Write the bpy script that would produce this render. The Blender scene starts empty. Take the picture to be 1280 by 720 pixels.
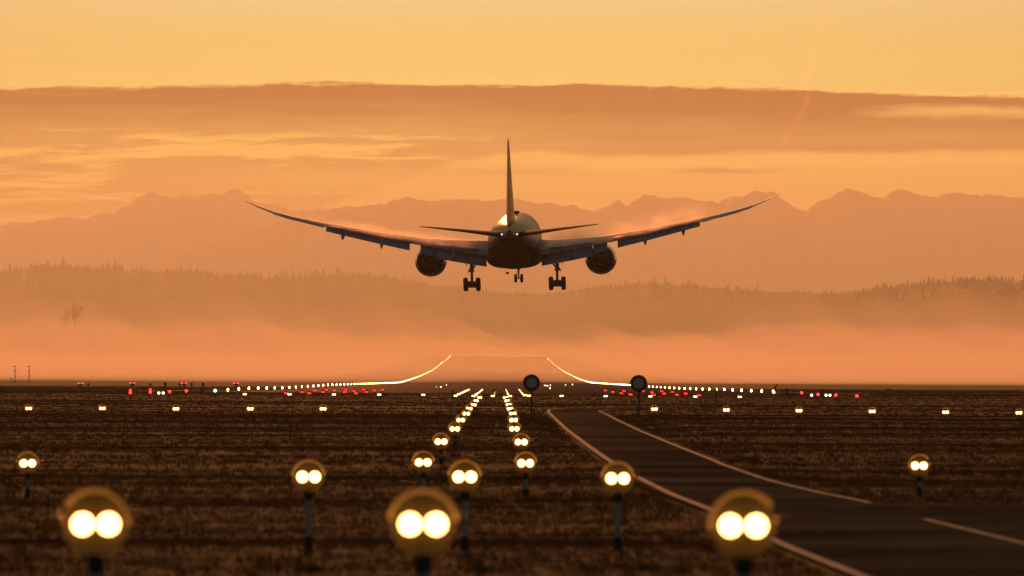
import bpy, bmesh, math, random
import numpy as np
from mathutils import Vector, Matrix
random.seed(7); rng = np.random.default_rng(7)
R = math.radians
sc = bpy.context.scene
COL = sc.collection
F, CX, HY, EYE = 8000.0, 640.0, 447.0, 1.9        # focal length in photo pixels, image centre, eye-level row, eye height

# ------------------------------------------------------------------ camera
cam = bpy.data.cameras.new('camera'); camo = bpy.data.objects.new('camera', cam); COL.objects.link(camo)
camo.location = (0, 0, EYE); camo.rotation_euler = (R(90) + math.atan(87 / F), 0, 0)
cam.sensor_width = 36; cam.lens = 36 * F / 1280; cam.clip_start = 0.5; cam.clip_end = 90000
cam.dof.use_dof = True; cam.dof.focus_distance = 720; cam.dof.aperture_fstop = 4.5; cam.dof.aperture_blades = 0
sc.camera = camo
sc.view_settings.view_transform = 'Standard'; sc.view_settings.look = 'None'
sc.view_settings.exposure = 0.0; sc.view_settings.gamma = 1.0
sc.cycles.volume_bounces = 1; sc.cycles.max_bounces = 6; sc.cycles.sample_clamp_indirect = 3
sc.cycles.transparent_max_bounces = 8; sc.cycles.volume_max_steps = 256
SUN_EL, SUN_AZ = 7.0, -2.0      # degrees; ahead of the camera, just above the frame
SIGMA = 3.7e-5                  # extinction of the hazy air
SUN_E = 1.8

# ------------------------------------------------------------------ little expression compiler for shader nodes
class X:
    """a float socket of node tree nt with arithmetic"""
    def __init__(s, nt, sock): s.nt, s.s = nt, sock
    def op(s, o, *a, clamp=False):
        n = s.nt.nodes.new('ShaderNodeMath'); n.operation = o; n.use_clamp = clamp
        for i, v in enumerate((s,) + a):
            if isinstance(v, X): s.nt.links.new(v.s, n.inputs[i])
            else: n.inputs[i].default_value = float(v)
        return X(s.nt, n.outputs[0])
    def __add__(s, o): return s.op('ADD', o)
    __radd__ = __add__
    def __mul__(s, o): return s.op('MULTIPLY', o)
    __rmul__ = __mul__
    def __sub__(s, o): return s.op('SUBTRACT', o)
    def __rsub__(s, o): return (s * -1) + o
    def __truediv__(s, o): return s.op('DIVIDE', o)
    def max(s, o): return s.op('MAXIMUM', o)
    def min(s, o): return s.op('MINIMUM', o)
    def abs(s): return s.op('ABSOLUTE')
    def step(s, a, b):
        n = s.nt.nodes.new('ShaderNodeMapRange'); n.interpolation_type = 'SMOOTHSTEP'
        s.nt.links.new(s.s, n.inputs[0])
        flip = a > b
        n.inputs[1].default_value, n.inputs[2].default_value = (b, a) if flip else (a, b)
        n.inputs[3].default_value, n.inputs[4].default_value = (1, 0) if flip else (0, 1)
        return X(s.nt, n.outputs[0])
    def bump(s, c, w):           # 1 at c falling to 0 at distance w
        return (s - c).abs().step(w, 0)
def vec(nt, x, y, z):
    n = nt.nodes.new('ShaderNodeCombineXYZ')
    for i, v in enumerate((x, y, z)):
        if isinstance(v, X): nt.links.new(v.s, n.inputs[i])
        else: n.inputs[i].default_value = v
    return n.outputs[0]
def noise(nt, v, scale=1, detail=4, rough=.55, dist=0):
    n = nt.nodes.new('ShaderNodeTexNoise'); n.noise_dimensions = '3D'
    if v is not None: nt.links.new(v, n.inputs['Vector'])
    n.inputs['Scale'].default_value = scale; n.inputs['Detail'].default_value = detail
    n.inputs['Roughness'].default_value = rough; n.inputs['Distortion'].default_value = dist
    return X(nt, n.outputs['Fac'])
def ramp(nt, f, pts):
    n = nt.nodes.new('ShaderNodeValToRGB'); nt.links.new(f.s, n.inputs[0])
    e = n.color_ramp.elements
    while len(e) < len(pts): e.new(0.5)
    for el, (p, c) in zip(e, pts): el.position = p; el.color = (*c, 1)
    return n.outputs[0]
def mixc(nt, f, a, b, mode='MIX'):
    n = nt.nodes.new('ShaderNodeMix'); n.data_type = 'RGBA'; n.blend_type = mode
    if isinstance(f, X): nt.links.new(f.s, n.inputs[0])
    else: n.inputs[0].default_value = f
    for i, v in ((6, a), (7, b)):
        if isinstance(v, tuple): n.inputs[i].default_value = (*v, 1)
        else: nt.links.new(v, n.inputs[i])
    return n.outputs[2]

# ------------------------------------------------------------------ sky: Nishita dome with the dawn glow and cloud bands low ahead
def E(py): return (HY - py) / F          # tangent of elevation for a photo row
def A(px): return (px - CX) / F          # tangent of azimuth for a photo column
w = bpy.data.worlds.new('World'); sc.world = w; w.use_nodes = True
nt = w.node_tree; nt.nodes.clear()
tc = nt.nodes.new('ShaderNodeTexCoord'); sp = nt.nodes.new('ShaderNodeSeparateXYZ')
nt.links.new(tc.outputs['Generated'], sp.inputs[0])
dx, dy, dz = (X(nt, sp.outputs[i]) for i in range(3))
ysafe = dy.max(.05)
az = dx / ysafe; el = dz / ysafe
sky = nt.nodes.new('ShaderNodeTexSky'); sky.sky_type = 'NISHITA'; sky.sun_disc = False
sky.sun_elevation = R(SUN_EL); sky.sun_rotation = R(SUN_AZ); sky.air_density = 1.6; sky.dust_density = 4.0; sky.ozone_density = 1.2
# in units of one photo-frame height of sky (0 = eye level, 1 = top of the frame)
U = az * (F / 640)            # -1..1 over the frame
V = el * (F / 447)            # 0..1
base = ramp(nt, V.op('MULTIPLY', .25, clamp=True), [
    (0.00, (.70, .38, .08)), (0.11, (.80, .48, .10)), (0.137, (.92, .62, .13)), (0.194, (.94, .84, .25)), (0.225, (.86, .78, .25)),
    (0.25, (.80, .80, .36)), (0.42, (.46, .47, .36)), (1.0, (.13, .17, .21))])
side = (U.abs() + .0).step(0.1, 2.2)
base = mixc(nt, side * .45, base, (.62, .33, .09))
# cloud bands: thin layers of stratus, laid out in azimuth / elevation, wavy by noise
wx = noise(nt, vec(nt, U * 1.3, V * 5, 1.3), 1.0, 5, .6) - .5
wy = noise(nt, vec(nt, U * 2.2, V * 3, 7.7), 1.0, 6, .6) - .5
fine = noise(nt, vec(nt, U * 2.4 + wx * .5, V * 30, 3.1), 1.0, 7, .62)
streak = noise(nt, vec(nt, U * 2.1, V * 19 + wy * 1.6, 9.4), 1.0, 8, .66)
Vw = V + wy * .035
def VV(py): return (HY - py) / 447
def VV(py): return (HY - py) / 447
rag = noise(nt, vec(nt, U * 14, V * 60, 5.5), 1.0, 6, .65) - .5
top = Vw + rag * .042 + wx * .036 + (fine - .5) * .012 + U.step(.1, 1.1) * .040 + U.step(-.6, -1.0) * .010
bot = U.step(-.55, .05) * (VV(194) - VV(280)) + VV(280)
body = top.step(VV(103), VV(108)) * (Vw + wx * .05 + wy * .035 + rag * .014 - bot).step(-.004, .018)
shade = Vw.step(VV(180), VV(110)) * .42 + .58 + U.step(-.2, .3) * .14 + (fine - .5) * .55 + (streak - .5) * .55
gapmask = U.step(.15, -.25) * V.step(VV(150), VV(178))
lines = (streak * .75 + fine * .35).step(.535, .63)
dens = body * shade * (1 - gapmask * lines * .9)
clear = (Vw + wx * .05).bump(VV(226), .062) * U.bump(-.34, .50) * (fine * .9 + .35).min(1)
dens = dens * (1 - clear * .85)
hole = (Vw + wx * .05 + rag * .03).bump(VV(141), .028) * U.step(.60, .86) * (fine * 1.4 + streak * .8 - .1).max(0).min(1)
dens = dens * (1 - hole * .9)
tail = (Vw + wx * .02 + rag * .01).bump(VV(127), .011) * U.bump(.78, .26) * .8
small = (Vw + wy * .012).bump(VV(211), .013) * U.bump(.42, .18) * (fine * .9 + .35).min(1)
small2 = (Vw + wx * .03).bump(VV(216), .02) * U.bump(-.02, .30) * (fine * 1.3 - .2).max(0) * .7
dens = dens.max(small * .8).max(small2).max(tail * .8).min(1).max(0)
cloud = mixc(nt, dens, base, (.0, .0, .0))
# sunlit rims just above the main band and inside the streaks
rim = (top + 0).bump(VV(102), .016) * (streak * .8 + fine * .5).step(.5, .85)
lit = (rim * .5 + gapmask * lines * body * .30 + (Vw - bot + wx * .045 + wy * .03).bump(-.02, .025) * U.step(-.1, .3) * .35 * fine).min(1)
wisp = (noise(nt, vec(nt, U * 1.1 + wx, V * 24 + U * 1.5, 2.2), 1.0, 5, .6)).step(.52, .72) * Vw.step(VV(108), VV(92)) * Vw.step(VV(20), VV(70)) * U.step(.2, -.5) * .35
lit = lit.max(wisp)
cloud = mixc(nt, lit, cloud, (1.7, 1.05, .24))
near = (az.abs().step(.55, .15)) * (el.step(.40, .12)) * dy.step(.3, .6)
ny = nt.nodes.new('ShaderNodeVectorMath'); ny.operation = 'SCALE'; nt.links.new(sky.outputs[0], ny.inputs[0]); ny.inputs['Scale'].default_value = .045
tint = mixc(nt, dy.step(.2, -.5), mixc(nt, 1.0, ny.outputs[0], (1.0, .93, .80), 'MULTIPLY'), mixc(nt, 1.0, ny.outputs[0], (1.25, 1.38, 1.6), 'MULTIPLY'))
final = mixc(nt, near, tint, cloud)
bg = nt.nodes.new('ShaderNodeBackground'); nt.links.new(final, bg.inputs[0]); bg.inputs[1].default_value = 1.0
wo = nt.nodes.new('ShaderNodeOutputWorld'); nt.links.new(bg.outputs[0], wo.inputs[0])

sun = bpy.data.lights.new('sun', 'SUN'); suno = bpy.data.objects.new('sun', sun); COL.objects.link(suno)
sun.energy = SUN_E; sun.color = (1.0, .325, .082); sun.angle = R(1.5)
sd = Vector((math.sin(R(SUN_AZ)) * math.cos(R(SUN_EL)), math.cos(R(SUN_AZ)) * math.cos(R(SUN_EL)), math.sin(R(SUN_EL))))
suno.rotation_euler = sd.to_track_quat('Z', 'Y').to_euler(); suno.location = sd * 400

# ------------------------------------------------------------------ helpers
def tag(o, label=None, cat=None, group=None, kind=None):
    if label: o['label'] = label
    if cat: o['category'] = cat
    if group: o['group'] = group
    if kind: o['kind'] = kind
    return o
def empty(name, loc=(0, 0, 0)):
    o = bpy.data.objects.new(name, None); COL.objects.link(o); o.location = loc; o.empty_display_size = .2; return o
def link(name, me, mat, parent=None, smooth=True, loc=None):
    for m in (mat if isinstance(mat, (list, tuple)) else [mat]): me.materials.append(m)
    if smooth: me.polygons.foreach_set('use_smooth', [True] * len(me.polygons))
    o = bpy.data.objects.new(name, me); COL.objects.link(o)
    if parent: o.parent = parent
    if loc: o.location = loc
    return o
class MB:
    def __init__(s): s.v, s.f, s.m = [], [], []
    def add(s, v, f, mi=0):
        k = len(s.v); s.v += [tuple(p) for p in v]; s.f += [tuple(i + k for i in q) for q in f]; s.m += [mi] * len(f); return s
    def box(s, c, d, mi=0, rot=None):
        x, y, z = (q / 2 for q in d)
        v = [Vector((a * x, b * y, e * z)) for a in (-1, 1) for b in (-1, 1) for e in (-1, 1)]
        if rot is not None: v = [rot @ p for p in v]
        v = [p + Vector(c) for p in v]
        return s.add(v, [(0, 1, 3, 2), (4, 6, 7, 5), (0, 4, 5, 1), (2, 3, 7, 6), (0, 2, 6, 4), (1, 5, 7, 3)], mi)
    def tube(s, p, q, r0, r1=None, n=12, mi=0, caps=True):
        r1 = r0 if r1 is None else r1; p, q = Vector(p), Vector(q)
        a = (q - p).normalized(); u = a.orthogonal().normalized(); w_ = a.cross(u)
        v = []
        for c, r in ((p, r0), (q, r1)):
            v += [c + (u * math.cos(2 * math.pi * i / n) + w_ * math.sin(2 * math.pi * i / n)) * r for i in range(n)]
        f = [(i, (i + 1) % n, n + (i + 1) % n, n + i) for i in range(n)]
        if caps: f += [tuple(range(n))[::-1], tuple(range(n, 2 * n))]
        return s.add(v, f, mi)
    def lathe(s, prof, axis='Z', n=32, mi=0, c=(0, 0, 0), closed=False, rmod=None):
        """prof: list of (radius, along)"""
        v = []; c = Vector(c)
        for j, (r, t) in enumerate(prof):
            for i in range(n):
                a = 2 * math.pi * i / n; rr = r
                tt = t + (rmod(j, i) if rmod else 0)
                if axis == 'Z': p = Vector((rr * math.cos(a), rr * math.sin(a), tt))
                elif axis == 'Y': p = Vector((rr * math.cos(a), tt, rr * math.sin(a)))
                else: p = Vector((tt, rr * math.cos(a), rr * math.sin(a)))
                v.append(p + c)
        f = []
        for j in range(len(prof) - 1):
            for i in range(n):
                f.append((j * n + i, j * n + (i + 1) % n, (j + 1) * n + (i + 1) % n, (j + 1) * n + i))
        if prof[0][0] > 1e-6 and closed: f.append(tuple(range(n))[::-1])
        if prof[-1][0] > 1e-6 and closed: f.append(tuple(range((len(prof) - 1) * n, len(prof) * n)))
        return s.add(v, f, mi)
    def ball(s, c, r, n=12, mi=0, sc_=(1, 1, 1)):
        prof = [(max(1e-5, math.sin(math.pi * k / 8)), -math.cos(math.pi * k / 8)) for k in range(9)]
        m = MB().lathe(prof, 'Z', n)
        return s.add([(c[0] + p[0] * r * sc_[0], c[1] + p[1] * r * sc_[1], c[2] + p[2] * r * sc_[2]) for p in m.v], m.f, mi)
    def mesh(s, name='mesh'):
        me = bpy.data.meshes.new(name); me.from_pydata(s.v, [], s.f); me.update()
        me.polygons.foreach_set('material_index', s.m)
        b = bmesh.new(); b.from_mesh(me); bmesh.ops.recalc_face_normals(b, faces=b.faces); b.to_mesh(me); b.free()
        return me
    def build(s, name, mat, parent=None, smooth=False, loc=None):
        o = link(name, s.mesh(name), mat, parent, smooth, loc)
        return o
def copy_tree(o, parent=None):
    c = o.copy(); COL.objects.link(c)
    if parent: c.parent = parent
    for ch in list(o.children): copy_tree(ch, c)
    return c
def smooth_by_angle(o, deg=35):
    me = o.data; me.polygons.foreach_set('use_smooth', [True] * len(me.polygons))
    b = bmesh.new(); b.from_mesh(me)
    for e in b.edges:
        if len(e.link_faces) == 2 and e.calc_face_angle(0) > R(deg): e.smooth = False
    b.to_mesh(me); b.free()
    return o

def mat_p(name, col, rough=.5, metal=0, coat=0, spec=.5, em=None, es=0, var=None, bump=None):
    m = bpy.data.materials.new(name); m.use_nodes = True; t = m.node_tree
    b = t.nodes['Principled BSDF']
    b.inputs['Base Color'].default_value = (*col, 1); b.inputs['Roughness'].default_value = rough
    b.inputs['Metallic'].default_value = metal; b.inputs['Coat Weight'].default_value = coat
    b.inputs['Specular IOR Level'].default_value = spec
    if em: b.inputs['Emission Color'].default_value = (*em, 1); b.inputs['Emission Strength'].default_value = es
    if var:
        c = t.nodes.new('ShaderNodeTexCoord'); nz = noise(t, c.outputs['Object'], var[0], 5, .6)
        t.links.new(mixc(t, nz.step(.35, .7), col, var[1]), b.inputs['Base Color'])
        t.links.new((nz * .25 + (rough - .1)).s, b.inputs['Roughness'])
    if bump:
        c = t.nodes.new('ShaderNodeTexCoord'); nz = noise(t, c.outputs['Object'], bump[0], 6, .6)
        bn = t.nodes.new('ShaderNodeBump'); bn.inputs['Strength'].default_value = bump[1]; bn.inputs['Distance'].default_value = bump[2]
        t.links.new(nz.s, bn.inputs['Height']); t.links.new(bn.outputs[0], b.inputs['Normal'])
    return m
def mat_emit(name, col, s, sample='AUTO'):
    m = bpy.data.materials.new(name); m.use_nodes = True; t = m.node_tree
    b = t.nodes['Principled BSDF']; b.inputs['Base Color'].default_value = (.8, .8, .8, 1); b.inputs['Roughness'].default_value = .2
    b.inputs['Emission Color'].default_value = (*col, 1); b.inputs['Emission Strength'].default_value = s
    m.cycles.emission_sampling = sample
    return m
def mat_vol(name, col, dens, g):
    m = bpy.data.materials.new(name); m.use_nodes = True; t = m.node_tree; t.nodes.clear()
    v = t.nodes.new('ShaderNodeVolumePrincipled'); v.inputs['Color'].default_value = (*col, 1)
    v.inputs['Density'].default_value = dens; v.inputs['Anisotropy'].default_value = g
    v.inputs['Density Attribute'].default_value = ''
    o = t.nodes.new('ShaderNodeOutputMaterial'); t.links.new(v.outputs[0], o.inputs['Volume'])
    return m

# ------------------------------------------------------------------ terrain
PY = [-400, 0, 30, 55, 62, 92, 120, 240, 400, 540, 745, 807, 900, 1062, 1309, 1667, 2046, 2364, 3038, 3428, 4100, 4400, 5000, 9000, 12000, 60000]
PC = [0, 0, 0, .02, 0, -.07, -.06, -.44, -.9, -1.25, -2.1, -2.35, -2.75, -3.2, -3.95, -5.15, -6.2, -6.0, -3.9, -1.4, 2.45, 1.0, -4, -6, 0, 0]
PS = [0, 0, 0, .02, 0, -.07, -.06, -.44, -.9, -1.25, -2.1, -2.35, -2.75, -3.2, -3.95, -5.15, -6.2, -6.4, -6.4, -6.4, -6.4, -6.4, -6.4, -6, 0, 0]
def axis_x(y): return -18 / F * y            # the runway's centre line runs slightly left of the view
def g0(x, y):
    """smooth terrain"""
    x = np.asarray(x, float); y = np.asarray(y, float)
    c, s = np.interp(y, PY, PC), np.interp(y, PY, PS)
    k = np.clip((np.abs(x - axis_x(y)) - 40) / 45, 0, 1); k = k * k * (3 - 2 * k)
    fade = np.clip(y / 300, .2, 1)
    return c * (1 - k) + s * k - .0045 * np.clip(x, -160, 160) * fade
_w = [(rng.uniform(0, 6.28), rng.uniform(.35, 1), rng.uniform(0, 6.28)) for _ in range(28)]
def bumps(x, y):
    z = 0
    for i, (a, q, ph) in enumerate(_w):
        lam = 2.2 * 1.22 ** i * q
        kx, ky = math.cos(a) * .22, math.sin(a)
        z = z + .0022 * lam ** .62 * np.sin((x * kx + y * ky) * 6.283 / lam + ph)
    return np.clip(z, -.25, .25)
def pix(px, py, d): return Vector(((px - CX) / F * d, d, EYE + (HY - py) / F * d))
def ground_hit(px, py):
    """point of the smooth terrain seen at a photo position"""
    d = np.linspace(30, 2200, 8000); x = (px - CX) / F * d
    zr = EYE + (HY - py) / F * d
    i = int(np.argmax(zr <= g0(x, d)))
    return Vector((x[i], d[i], float(g0(x[i], d[i]))))

road_left = [(1180, 768), (1065, 720), (970, 682), (890, 641), (850, 625), (800, 601), (760, 577), (730, 555), (708, 538), (694, 524), (686, 516.5), (686, 513), (700, 511.4), (740, 510.3), (800, 509.6), (870, 509.2)]
road_right = [(1480, 736), (1280, 684), (1152, 652), (1084, 630.5), (1020, 618), (960, 603), (900, 582), (850, 561), (800, 540), (775, 528), (756, 518), (748, 514.6), (760, 512.9), (784, 512.0), (820, 511.2), (870, 510.8)]
def resample(pts, n):
    L = [0]
    for a, b in zip(pts, pts[1:]): L.append(L[-1] + (b - a).length)
    out = []
    for k in range(n):
        t = L[-1] * k / (n - 1); i = min(max(int(np.searchsorted(L, t)) - 1, 0), len(pts) - 2)
        q = (t - L[i]) / max(L[i + 1] - L[i], 1e-6); out.append(pts[i].lerp(pts[i + 1], q))
    for _ in range(3):
        out = [out[0]] + [(out[i - 1] + out[i] * 2 + out[i + 1]) / 4 for i in range(1, n - 1)] + [out[-1]]
    return out
RL = [ground_hit(*p) for p in road_left]; RR = [ground_hit(*p) for p in road_right]
def corr(n=260):
    # paired rows between the two edges: resample piecewise between matching control points
    l, r = [], []
    for i in range(len(RL) - 1):
        m = max(3, int(max((RL[i + 1] - RL[i]).length, (RR[i + 1] - RR[i]).length) / 1.2))
        for k in range(m):
            l.append(RL[i].lerp(RL[i + 1], k / m)); r.append(RR[i].lerp(RR[i + 1], k / m))
    l.append(RL[-1]); r.append(RR[-1])
    for _ in range(5):
        for q in (l, r):
            q[1:-1] = [(q[i - 1] + q[i] * 2 + q[i + 1]) / 4 for i in range(1, len(q) - 1)]
    return l, r
ROAD_L, ROAD_R = corr()
branch_l = [ground_hit(*p) for p in [(1088, 631), (1150, 632.5), (1280, 635), (1420, 638), (1700, 645)]]
branch_r = [ground_hit(*p) for p in [(1095, 634), (1152, 651), (1280, 683), (1420, 719), (1700, 790)]]
POLYS = [np.array([q[:2] for q in ROAD_L] + [q[:2] for q in ROAD_R[::-1]]), np.array([q[:2] for q in branch_l] + [q[:2] for q in branch_r[::-1]])]
def road_dist(x, y):
    """distance outside the paved outline (negative = on it)"""
    x = np.asarray(x, float).ravel(); y = np.asarray(y, float).ravel(); out = np.full(x.shape, 99.)
    idx = np.where((y > 20) & (y < 400) & (x > -5) & (x < 60))[0]
    for c in range(0, len(idx), 8000):
        ii = idx[c:c + 8000]; px_, py_ = x[ii, None], y[ii, None]; best = np.full(len(ii), 99.)
        for P in POLYS:
            A_, B_ = P[None], np.roll(P, -1, 0)[None]
            ex, ey = B_[..., 0] - A_[..., 0], B_[..., 1] - A_[..., 1]
            t_ = np.clip(((px_ - A_[..., 0]) * ex + (py_ - A_[..., 1]) * ey) / np.maximum(ex * ex + ey * ey, 1e-9), 0, 1)
            dd = np.hypot(px_ - A_[..., 0] - t_ * ex, py_ - A_[..., 1] - t_ * ey).min(1)
            cr = ((A_[..., 1] > py_) != (B_[..., 1] > py_)) & (px_ < ex * (py_ - A_[..., 1]) / np.where(ey == 0, 1e-9, ey) + A_[..., 0])
            best = np.minimum(best, np.where(cr.sum(1) % 2 == 1, -dd, dd))
        out[ii] = best
    return out
def ground_z(x, y):
    shp = np.shape(x); x = np.asarray(x, float).ravel(); y = np.asarray(y, float).ravel()
    k = np.clip(road_dist(x, y) / 1.5, 0, 1); rw = np.clip((np.abs(x - axis_x(y)) - 32) / 10, 0, 1); rw = np.where(y < 545, 1, rw)
    tw = np.clip((np.abs(y - 640 + 0 * x) - 30) / 10, 0, 1)
    b = bumps(x, y) * k * rw * np.interp(y, [0, 250, 500, 900], [1, 1, .45, .3]) * np.clip(y / 40, 0, 1) * (.35 + .65 * tw)
    z = g0(x, y) + b + .04 * k
    z = np.where((rw < .5) & (y > 560), z - .12, z)
    return z.reshape(shp)
def gz(x, y): return float(ground_z(np.array([x]), np.array([y]))[0])

rows = np.concatenate([np.arange(-400, 30, 20), np.arange(30, 130, .35), np.arange(130, 300, .7), np.arange(300, 700, 2.0),
                       np.geomspace(700, 4500, 200), np.geomspace(4600, 52500, 56)])
tcol = np.concatenate([-np.geomspace(60, .115, 26), np.linspace(-.11, .11, 190), np.geomspace(.115, 60, 26)])
wid = np.maximum(np.abs(rows), 30)
GX = tcol[None, :] * wid[:, None]; GX = np.sign(GX) * np.minimum(np.abs(GX), 15500 + np.abs(tcol)[None, :] * 2)
GY = np.repeat(rows[:, None], len(tcol), 1)
GZ = ground_z(GX, GY)
nr, nc = GX.shape
verts = np.stack([GX, GY, GZ], -1).reshape(-1, 3)
ii = (np.arange(nr - 1)[:, None] * nc + np.arange(nc - 1)[None]).ravel()
quads = np.stack([ii, ii + 1, ii + nc + 1, ii + nc], 1)
def np_mesh(name, verts, faces):
    me = bpy.data.meshes.new(name); n, k = faces.shape
    me.vertices.add(len(verts)); me.vertices.foreach_set('co', np.ascontiguousarray(verts, np.float32).ravel())
    me.loops.add(n * k); me.loops.foreach_set('vertex_index', np.ascontiguousarray(faces, np.int32).ravel())
    me.polygons.add(n); me.polygons.foreach_set('loop_start', np.arange(0, n * k, k, dtype=np.int32))
    me.update(calc_edges=True); me.validate(); return me

m_ground = bpy.data.materials.new('dry_turf'); m_ground.use_nodes = True; t = m_ground.node_tree; b = t.nodes['Principled BSDF']
c = t.nodes.new('ShaderNodeTexCoord'); mp = t.nodes.new('ShaderNodeMapping'); mp.inputs['Scale'].default_value = (.10, 1, 1)
t.links.new(c.outputs['Object'], mp.inputs[0])
n1 = noise(t, mp.outputs[0], .22, 8, .65); n2 = noise(t, c.outputs['Object'], 6, 6, .7); n3 = noise(t, mp.outputs[0], .03, 4, .6)
f = (n1 * .55 + n2 * .25 + n3 * .35).step(.38, .78)
t.links.new(ramp(t, f, [(0, (.024, .014, .009)), (.45, (.040, .023, .013)), (1, (.062, .035, .018))]), b.inputs['Base Color'])
b.inputs['Roughness'].default_value = .95; b.inputs['Specular IOR Level'].default_value = .05
bn = t.nodes.new('ShaderNodeBump'); bn.inputs['Strength'].default_value = .5; bn.inputs['Distance'].default_value = .03
t.links.new((n2 + n1).s, bn.inputs['Height']); t.links.new(bn.outputs[0], b.inputs['Normal'])
tag(link('ground', np_mesh('ground', verts, quads), m_ground), kind='structure')

# ------------------------------------------------------------------ paved surfaces
def pavement(name, c0, c1, gloss, rough, sc_):
    m = bpy.data.materials.new(name); m.use_nodes = True; t = m.node_tree; t.nodes.clear()
    c = t.nodes.new('ShaderNodeTexCoord'); n1 = noise(t, c.outputs['Object'], .5 * sc_, 6, .6); n2 = noise(t, c.outputs['Object'], 40 * sc_, 3, .6)
    mp = t.nodes.new('ShaderNodeMapping'); mp.inputs['Scale'].default_value = (.25, .8, 1); t.links.new(c.outputs['Object'], mp.inputs[0])
    n3 = noise(t, mp.outputs[0], .3 * sc_, 6, .65)
    df = t.nodes.new('ShaderNodeBsdfDiffuse'); gl = t.nodes.new('ShaderNodeBsdfGlossy'); mx = t.nodes.new('ShaderNodeMixShader')
    sx_ = t.nodes.new('ShaderNodeSeparateXYZ'); t.links.new(c.outputs['Object'], sx_.inputs[0])
    jy = (X(t, sx_.outputs[1]) * (.085 * sc_) + n1 * .05).op('FRACT').bump(.5, .012) * noise(t, mp.outputs[0], 1.1 * sc_, 3).step(.4, .6)      # tar-sealed joints
    t.links.new(ramp(t, (n1.step(.3, .75) * .7 + n2 * .3 - jy * .8).max(0), [(0, c0), (1, c1)]), df.inputs[0])
    gl.inputs[0].default_value = (.95, .80, .72, 1); t.links.new((n3 * .2 + rough).s, gl.inputs['Roughness'])
    t.links.new((n3.step(.35, .7) * gloss + gloss * .25).s, mx.inputs[0])
    bn = t.nodes.new('ShaderNodeBump'); bn.inputs['Strength'].default_value = .3; bn.inputs['Distance'].default_value = .004
    t.links.new(n2.s, bn.inputs['Height']); t.links.new(bn.outputs[0], gl.inputs['Normal'])
    t.links.new(df.outputs[0], mx.inputs[1]); t.links.new(gl.outputs[0], mx.inputs[2])
    o = t.nodes.new('ShaderNodeOutputMaterial'); t.links.new(mx.outputs[0], o.inputs[0]); return m
m_asph = pavement('damp_asphalt', (.022, .012, .011), (.066, .036, .029), .030, .13, 1)
m_conc = pavement('runway_concrete', (.05, .042, .042), (.10, .085, .085), .03, .4, .15)
m_line = mat_p('road_paint', (.26, .265, .285), .8, spec=.05, var=(1.2, (.16, .16, .17)))
def strip(name, L, Rr, lift, mat, kind='structure', cross=6):
    v, f = [], []
    for a, b_ in zip(L, Rr):
        for k in range(cross + 1):
            p = a.lerp(b_, k / cross); v.append((p.x, p.y, float(g0(p.x, p.y)) + lift))
    q = cross + 1
    for i in range(len(L) - 1):
        for k in range(cross): f.append((i * q + k, i * q + k + 1, (i + 1) * q + k + 1, (i + 1) * q + k))
    me = bpy.data.meshes.new(name); me.from_pydata(v, [], f); me.update()
    b = bmesh.new(); b.from_mesh(me); bmesh.ops.recalc_face_normals(b, faces=b.faces)
    if sum(x.normal.z for x in b.faces) < 0: bmesh.ops.reverse_faces(b, faces=b.faces)
    b.to_mesh(me); b.free()
    o = link(name, me, mat); tag(o, kind=kind); return o
def widen(P, Q, m):   # push P away from Q by m metres
    return [a + (a - b_).normalized() * m for a, b_ in zip(P, Q)]
strip('road', widen(ROAD_L, ROAD_R, .25), widen(ROAD_R, ROAD_L, .25), .03, m_asph)
bl = resample(branch_l, 60); br = resample(branch_r, 60)
strip('road', bl, br, .025, m_asph)
def line_strip(P, off, wdt, lift, a=0, z=None):
    P = P[a:z]; L, Q = [], []
    for i, p in enumerate(P):
        d = (P[min(i + 1, len(P) - 1)] - P[max(i - 1, 0)]); n = Vector((-d.y, d.x, 0)).normalized()
        L.append(p + n * (off - wdt / 2)); Q.append(p + n * (off + wdt / 2))
    return L, Q
L, Q = line_strip(ROAD_L, 0, .115, 0); strip('road_markings', L, Q, .036, m_line, cross=1)
ri = [i for i, p in enumerate(ROAD_R) if True]
def nearest(P, q): return min(range(len(P)), key=lambda i: (P[i] - q).length)
i1 = nearest(ROAD_R, ground_hit(1152, 652)); i2 = nearest(ROAD_R, ground_hit(1092, 632))
L, Q = line_strip(ROAD_R, 0, .10, 0, 0, i1 + 1); strip('road_markings', L, Q, .036, m_line, cross=1)
L, Q = line_strip(ROAD_R, 0, .10, 0, i2, None); strip('road_markings', L, Q, .036, m_line, cross=1)
# runway, from its threshold down the dip and up the far rise
ry = np.concatenate([np.arange(565, 1000, 8), np.arange(1000, 4200, 20)])
strip('runway', [Vector((axis_x(y) - 30, y, 0)) for y in ry], [Vector((axis_x(y) + 30, y, 0)) for y in ry], .02, m_conc, cross=8)
# taxiways crossing left and right of the threshold
def taxi(p, q, wd, n=40):
    P = [Vector((p[0], p[1], 0)).lerp(Vector((q[0], q[1], 0)), k / n) for k in range(n + 1)]
    L, Q = line_strip(P, 0, wd, 0); strip('taxiway', L, Q, .16, m_conc, cross=4)
taxi((-30.5, 640), (-160, 560), 14); taxi((28, 640), (170, 570), 12)

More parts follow.
